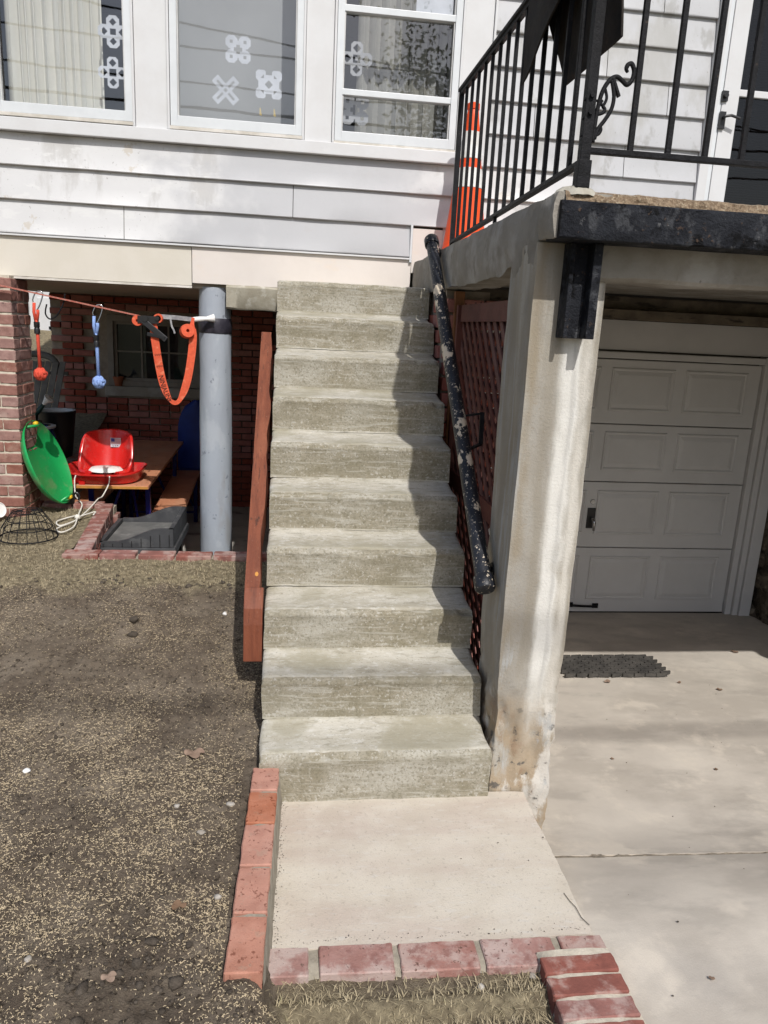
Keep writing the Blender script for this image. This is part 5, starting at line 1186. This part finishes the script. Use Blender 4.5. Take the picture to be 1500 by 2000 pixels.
mask_sheet('paper_snowflake', .438, 3.235, .098, lambda u, v_: cross_b(u, v_) or sqr(u, v_, 0, 0, .1), 'pale paper snowflake in the upper right window behind reflections', FY + .05).data.materials[0] = MATS['paper_dim']
mask_sheet('paper_snowflake', .438, 2.955, .088, four_sq, 'dim paper snowflake below the sash bar of the right window', FY + .05).data.materials[0] = MATS['paper_dim']
tag(MB().box(.778, 1.0, FY + .006, FY + .008, 3.505, 3.80).build('paper_sheet', 'paper'), 'plain white sheet of paper in the top pane of the right window', 'paper')
for x, l in ((-.135, 'left yellow tape scrap at the bottom of the middle window'), (-.052, 'right yellow tape scrap at the bottom of the middle window')):
    tag(MB().add([(x, FY + .005, 2.872), (x + .014, FY + .005, 2.868), (x + .006, FY + .005, 2.912), (x, FY + .005, 2.908)], [(0, 1, 2, 3)]).build('tape_scrap', 'tape', fix=False), l, 'tape')

# ================================================================== SEED, STRAW, CLODS, STONES, LEAVES
def slivers(name, xs, ys, Ls, Ws, lift, mat, label, cat, tilt=.15, bend=.3):
    n = len(xs); a = rng.uniform(0, 2 * math.pi, n); z = yard_z(xs, ys) + lift; dx, dy = np.cos(a), np.sin(a); ax_, ay_ = -dy, dx
    bz = rng.uniform(-tilt, tilt, n) * Ls; bd = rng.uniform(-bend, bend, n) * Ls; v = np.zeros((n, 6, 3))
    for k, t in enumerate((-.5, 0, .5)):
        cx = xs + dx * Ls * t + ax_ * bd * (1 if t == 0 else 0); cyy = ys + dy * Ls * t + ay_ * bd * (1 if t == 0 else 0); cz = z + bz * t + (.0015 if t == 0 else 0)
        ww = Ws * (1 if t == 0 else .45) / 2
        v[:, k * 2] = np.stack([cx - ax_ * ww, cyy - ay_ * ww, cz], -1); v[:, k * 2 + 1] = np.stack([cx + ax_ * ww, cyy + ay_ * ww, cz + .0006], -1)
    f = np.array([[0, 2, 3, 1], [2, 4, 5, 3]])[None] + (np.arange(n) * 6)[:, None, None]
    me = bpy.data.meshes.new(name); me.from_pydata(v.reshape(-1, 3).tolist(), [], f.reshape(-1, 4).tolist()); me.materials.append(MATS[mat])
    o = bpy.data.objects.new(name, me); COL.objects.link(o); return tag(o, label, cat, kind='stuff')
n0 = 300000; xs = rng.uniform(-1.85, .09, n0); ys = rng.uniform(-1.3, 1.4, n0)
dens = np.clip(.42 + 1.9 * fbm(xs * 3.2, ys * 3.2, 0, 3, 180), .05, 1) * (1 - .85 * turf(xs, ys)) * np.clip(1.0 - .45 * sm(.6, 1.2, ys), 0, 1) * (1 - .35 * sm(-.55, -.80, ys) * sm(-.50, -.35, xs) * sm(-.12, -.25, xs))
keep = (rng.uniform(0, 1, n0) < dens * .60) & ~((xs > -.055) & (ys > -.875) & (ys < .12)) & ((xs < 0) | (ys < -.875)); xs, ys = xs[keep], ys[keep]
slivers('grass_seed', xs, ys, rng.uniform(.004, .0095, len(xs)), rng.uniform(.0012, .0020, len(xs)), .002, 'seed', 'pale grass seed scattered over the dark soil', 'grass seed')
# dead turf blades
def blades(name, xs, ys, h, label):
    n = len(xs); z = yard_z(xs, ys); a = rng.uniform(0, 2 * math.pi, n); le = rng.uniform(.4, 1.3, n) * h; ln = rng.uniform(.4, 1.5, n); wd = rng.uniform(.0009, .0018, n)
    v = np.zeros((n, 5, 3)); px, py = -np.sin(a), np.cos(a)
    for k, (t, w_) in enumerate(((0, 1), (.55, .8))):
        cx = xs + np.cos(a) * le * ln * t * .6; cyy = ys + np.sin(a) * le * ln * t * .6; cz = z - .002 + le * t * .75 / (.6 + ln * .5)
        v[:, 2 * k] = np.stack([cx - px * wd * w_, cyy - py * wd * w_, cz], -1); v[:, 2 * k + 1] = np.stack([cx + px * wd * w_, cyy + py * wd * w_, cz], -1)
    v[:, 4] = np.stack([xs + np.cos(a) * le * ln, ys + np.sin(a) * le * ln, z + le * .72 / (.6 + ln * .7)], -1)
    base = (np.arange(n) * 5)[:, None]; q = (np.array([[0, 1, 3, 2]]) + base).tolist(); t3 = (np.array([[2, 3, 4]]) + base).tolist()
    me = bpy.data.meshes.new(name); me.from_pydata(v.reshape(-1, 3).tolist(), [], q + t3); me.materials.append(MATS['straw'])
    o = bpy.data.objects.new(name, me); COL.objects.link(o); tag(o, label, 'grass', kind='stuff')
n0 = 30000; xs = rng.uniform(-1.9, -.02, n0); ys = rng.uniform(.95, 2.74, n0); keep = (rng.uniform(0, 1, n0) < turf(xs, ys) * .95) & ((ys < 1.615) | (xs < -1.14 - .1 * (ys - 1.63))) ; xs, ys = xs[keep], ys[keep]
blades('dead_grass', xs, ys, .016, 'thin dead grass beside the low brick wall')
n0 = 6500; xs = rng.uniform(.05, .79, n0); ys = rng.uniform(-1.3, -.755, n0); keep = rng.uniform(0, 1, n0) < np.clip(turf(xs, ys) * .9 + .1, 0, 1); xs, ys = xs[keep], ys[keep]
blades('dead_grass', xs, ys, .022, 'sparse dead grass in front of the red brick border')
# soil clods
def clump(mb, c, r, sd, flat=.7, mi=0, sub=1):
    bm = bmesh.new(); bmesh.ops.create_icosphere(bm, subdivisions=sub, radius=r); rr = random.Random(sd)
    ph = [rr.uniform(0, 50) for _ in range(3)]
    vs = [v_.co.copy() for v_ in bm.verts]; n = vnoise([v_.x / r * 1.7 + ph[0] for v_ in vs], [v_.y / r * 1.7 + ph[1] for v_ in vs], [v_.z / r * 1.7 + ph[2] for v_ in vs], 3)
    sx, sy = rr.uniform(.75, 1.3), rr.uniform(.75, 1.3)
    mb.add([Vector((v_.x * (.62 + .75 * k) * sx + c[0], v_.y * (.62 + .75 * k) * sy + c[1], v_.z * (.62 + .75 * k) * flat + c[2])) for v_, k in zip(vs, n)], [tuple(q.index for q in f.verts) for f in bm.faces], mi); bm.free()
mb = MB(); N1 = 1500
for k in range(N1):
    x, y = random.uniform(-1.8, -.06), random.uniform(-1.2, 1.35)
    if k % 12 == 0: x, y = random.gauss(-.30, .10), random.gauss(-.80, .06)
    if x > -.06: continue
    r = abs(random.gauss(0, .003)) + .002
    if k % 60 == 0: r *= 2.4
    clump(mb, (x, y, float(yard_z(x, y)) + r * .25), r, k)
for k in range(170):
    x, y = random.uniform(-.05, .40), random.gauss(-.93, .05)
    if y > -.885: continue
    r = abs(random.gauss(0, .0025)) + .0015; clump(mb, (x, y, float(yard_z(x, y)) + r * .25), r, 2000 + k)
for k in range(60):
    x, y = random.uniform(-1.3, -.1), random.gauss(1.28, .05); r = abs(random.gauss(0, .005)) + .003; clump(mb, (x, y, float(yard_z(x, y)) + r * .25), r, 3000 + k)
tag(mb.build('soil_clods', 'clod', smooth=True, fix=False), 'crumbly clods of dark soil over the yard', 'soil', kind='stuff')
stones = [(-.612, .955, .024, 'clod', 'largest soil lump in the middle of the yard', 'soil lump'), (-.598, .865, .019, 'clod', 'soil lump just below the largest lump in the yard', 'soil lump'),
          (-.80, .06, .011, 'white_plastic', 'small white pebble at the left edge of the soil', 'pebble'), (-.205, 1.02, .012, 'white_plastic', 'small white pebble near the foot of the red timber', 'pebble'),
          (-.166, -.29, .012, 'stone', 'pale stone on the soil beside the third orange brick', 'stone'), (-.085, -.15, .013, 'stone', 'pale stone close beside the second orange brick', 'stone'),
          (-.26, -.155, .010, 'stone', 'small tan stone on the soil left of the second orange brick', 'stone'), (-.088, -.565, .010, 'stone', 'small stone beside the fifth orange brick', 'stone'),
          (-.53, -.76, .011, 'stone', 'tan stone at the lower left of the soil', 'stone'), (.62, -.80, .012, 'stone', 'tan stone in the dead grass before the brick border', 'stone'), (.77, -.775, .010, 'stone', 'small stone in the grass by the driveway kerb', 'stone')]
for k, (x, y, r, m_, l, c) in enumerate(stones):
    q = MB(); clump(q, (x, y, float(yard_z(x, y)) + r * .35), r, 500 + k, .65, 0, 2); tag(q.build(c.replace(' ', '_'), m_, smooth=True, fix=False), l, c)
def leaf(name, x, y, z, s_, a, label, lobes=3):
    P = []; n = 26
    for k in range(n):
        t = 2 * math.pi * k / n; r = s_ * (.55 + .45 * abs(math.cos(t * lobes / 2)) ** .8); P.append((x + r * math.cos(t + a), y + .8 * r * math.sin(t + a), z + .25 * s_ * math.sin(t * 2 + a) ** 2 + .002))
    m_ = MB(); m_.add([(x, y, z + .004)] + P, [(0, i + 1, (i + 1) % n + 1) for i in range(n)]); return tag(m_.build(name, 'leaf', fix=False, smooth=True), label, 'leaf')
leaf('dry_leaf', -.238, .13, float(yard_z(-.238, .13)) + .006, .040, .6, 'curled brown leaf on the soil beside the lowest step')
leaf('dry_leaf', -.19, -.60, float(yard_z(-.19, -.60)) + .004, .022, 2.0, 'brown leaf on the soil near the fourth orange brick')
leaf('dry_leaf', -.32, -.83, float(yard_z(-.32, -.83)) + .004, .020, 1.0, 'tan leaf at the bottom of the soil near the dark clods')
for x, y, s_, l in ((1.93, 1.40, .024, 'brown leaf just below the rubber link mat'), (2.55, 1.28, .018, 'dark leaf on the driveway right of the link mat'), (2.98, 1.83, .026, 'brown leaf at the far right of the driveway near the garage'), (2.36, 1.38, .014, 'small leaf between the link mat and the driveway edge'), (1.60, .57, .010, 'tiny dark leaf in the middle of the driveway'), (1.255, -.83, .009, 'tiny dark leaf at the bottom of the driveway'), (2.05, .46, .010, 'tiny dark leaf at the right of the driveway')):
    leaf('dry_leaf', x, y, dz(y) + .003, s_, x * 7, l, 2)
# twig and grit on the pad
mb = MB()
for k in range(140):
    x, y = random.uniform(.1, 3.3), random.uniform(-.9, 1.9)
    if x < .98 and y > -.02: continue
    if .84 < x < 1.2 and -.15 < y < .4: continue
    if y < -.65 and x < 1.01: continue
    z = .003 if x < .985 else dz(y) + .003
    clump(mb, (x, y, z), random.uniform(.0008, .003), 4000 + k, .6)
for k in range(300):
    if k % 3: x, y = .082 + abs(random.gauss(0, .012)) - .028 * (random.random() * 0), random.uniform(-.64, -.01)
    else: x, y = random.uniform(.09, .97), -.645 + abs(random.gauss(0, .012))
    x += 0 if k % 3 == 0 else .0 + (y * .03)
    clump(mb, (x, y, .004), random.uniform(.0005, .0017), 6000 + k, .6)
q_ = [(.935, -.50), (.942, -.535), (.951, -.56), (.953, -.60), (.966, -.63)]
for (xa, ya2), (xb, yb2_) in zip(q_[:-1], q_[1:]): mb.bar((xa + .02, ya2, .004), (xb + .02, yb2_, .004), .0016, .0015)
tag(mb.build('grit', 'clod', fix=False), 'dark grit and crumbs on the driveway and pad', 'grit', kind='stuff')

# ================================================================== BEHIND THE CAMERA (seen in the window glass)
for k, (z0, z1, y) in enumerate(((6.4, 6.0, -12.5), (7.0, 6.7, -12.5), (7.6, 7.2, -12.6), (8.3, 7.9, -12.4), (9.6, 6.9, -12.0))):
    pts = [(x, y, z0 + (z1 - z0) * (x + 14) / 28 - .35 * (1 - (x / 14) ** 2)) for x in np.linspace(-14, 14, 15)]
    tag(MB().tube(pts, .025 + .012 * (k == 1), 6).build('utility_wire', 'wire'), f'overhead utility wire across the street, {["lowest", "second lowest", "middle", "second highest", "highest"][k]} of five', 'wire', 'utility wires')
pts = [(x, -8.3, 10.0 + .02 * x) for x in np.linspace(-14, 16, 12)]
tag(MB().tube(pts, .020, 8).build('power_cable', 'wire'), 'thick overhead power cable above the street, nearest the house', 'cable')
tr = empty('tree', (4.6, -13, -.05), 'leafy tree across the street behind the viewer', 'tree')
MB().tube([(4.6, -13, -.1), (4.65, -13, 2), (4.6, -13.1, 4.5), (4.7, -13, 8)], [.28, .22, .15, .05], 10).build('trunk', 'bark', tr, smooth=True)
nl = 9000; cl_ = rng.normal(0, 1, (60, 3)) * np.array([1.3, 1.2, 2.0]) + np.array([4.7, -13, 6.8]); pick = rng.integers(0, 60, nl)
c = cl_[pick] + rng.normal(0, .38, (nl, 3)); c[:, 2] = np.maximum(c[:, 2], 2.5); a = rng.normal(0, 1, (nl, 3)); a /= np.linalg.norm(a, axis=1, keepdims=True); b = np.cross(a, rng.normal(0, 1, (nl, 3))); b /= np.linalg.norm(b, axis=1, keepdims=True)
v = np.stack([c - a * .07, c + b * .035, c + a * .07, c - b * .035], 1); me = bpy.data.meshes.new('crown'); me.from_pydata(v.reshape(-1, 3).tolist(), [], np.arange(nl * 4).reshape(-1, 4).tolist()); me.materials.append(MATS['foliage'])
o = bpy.data.objects.new('crown', me); COL.objects.link(o); o.parent = tr; o.location = -Vector(tr.location)
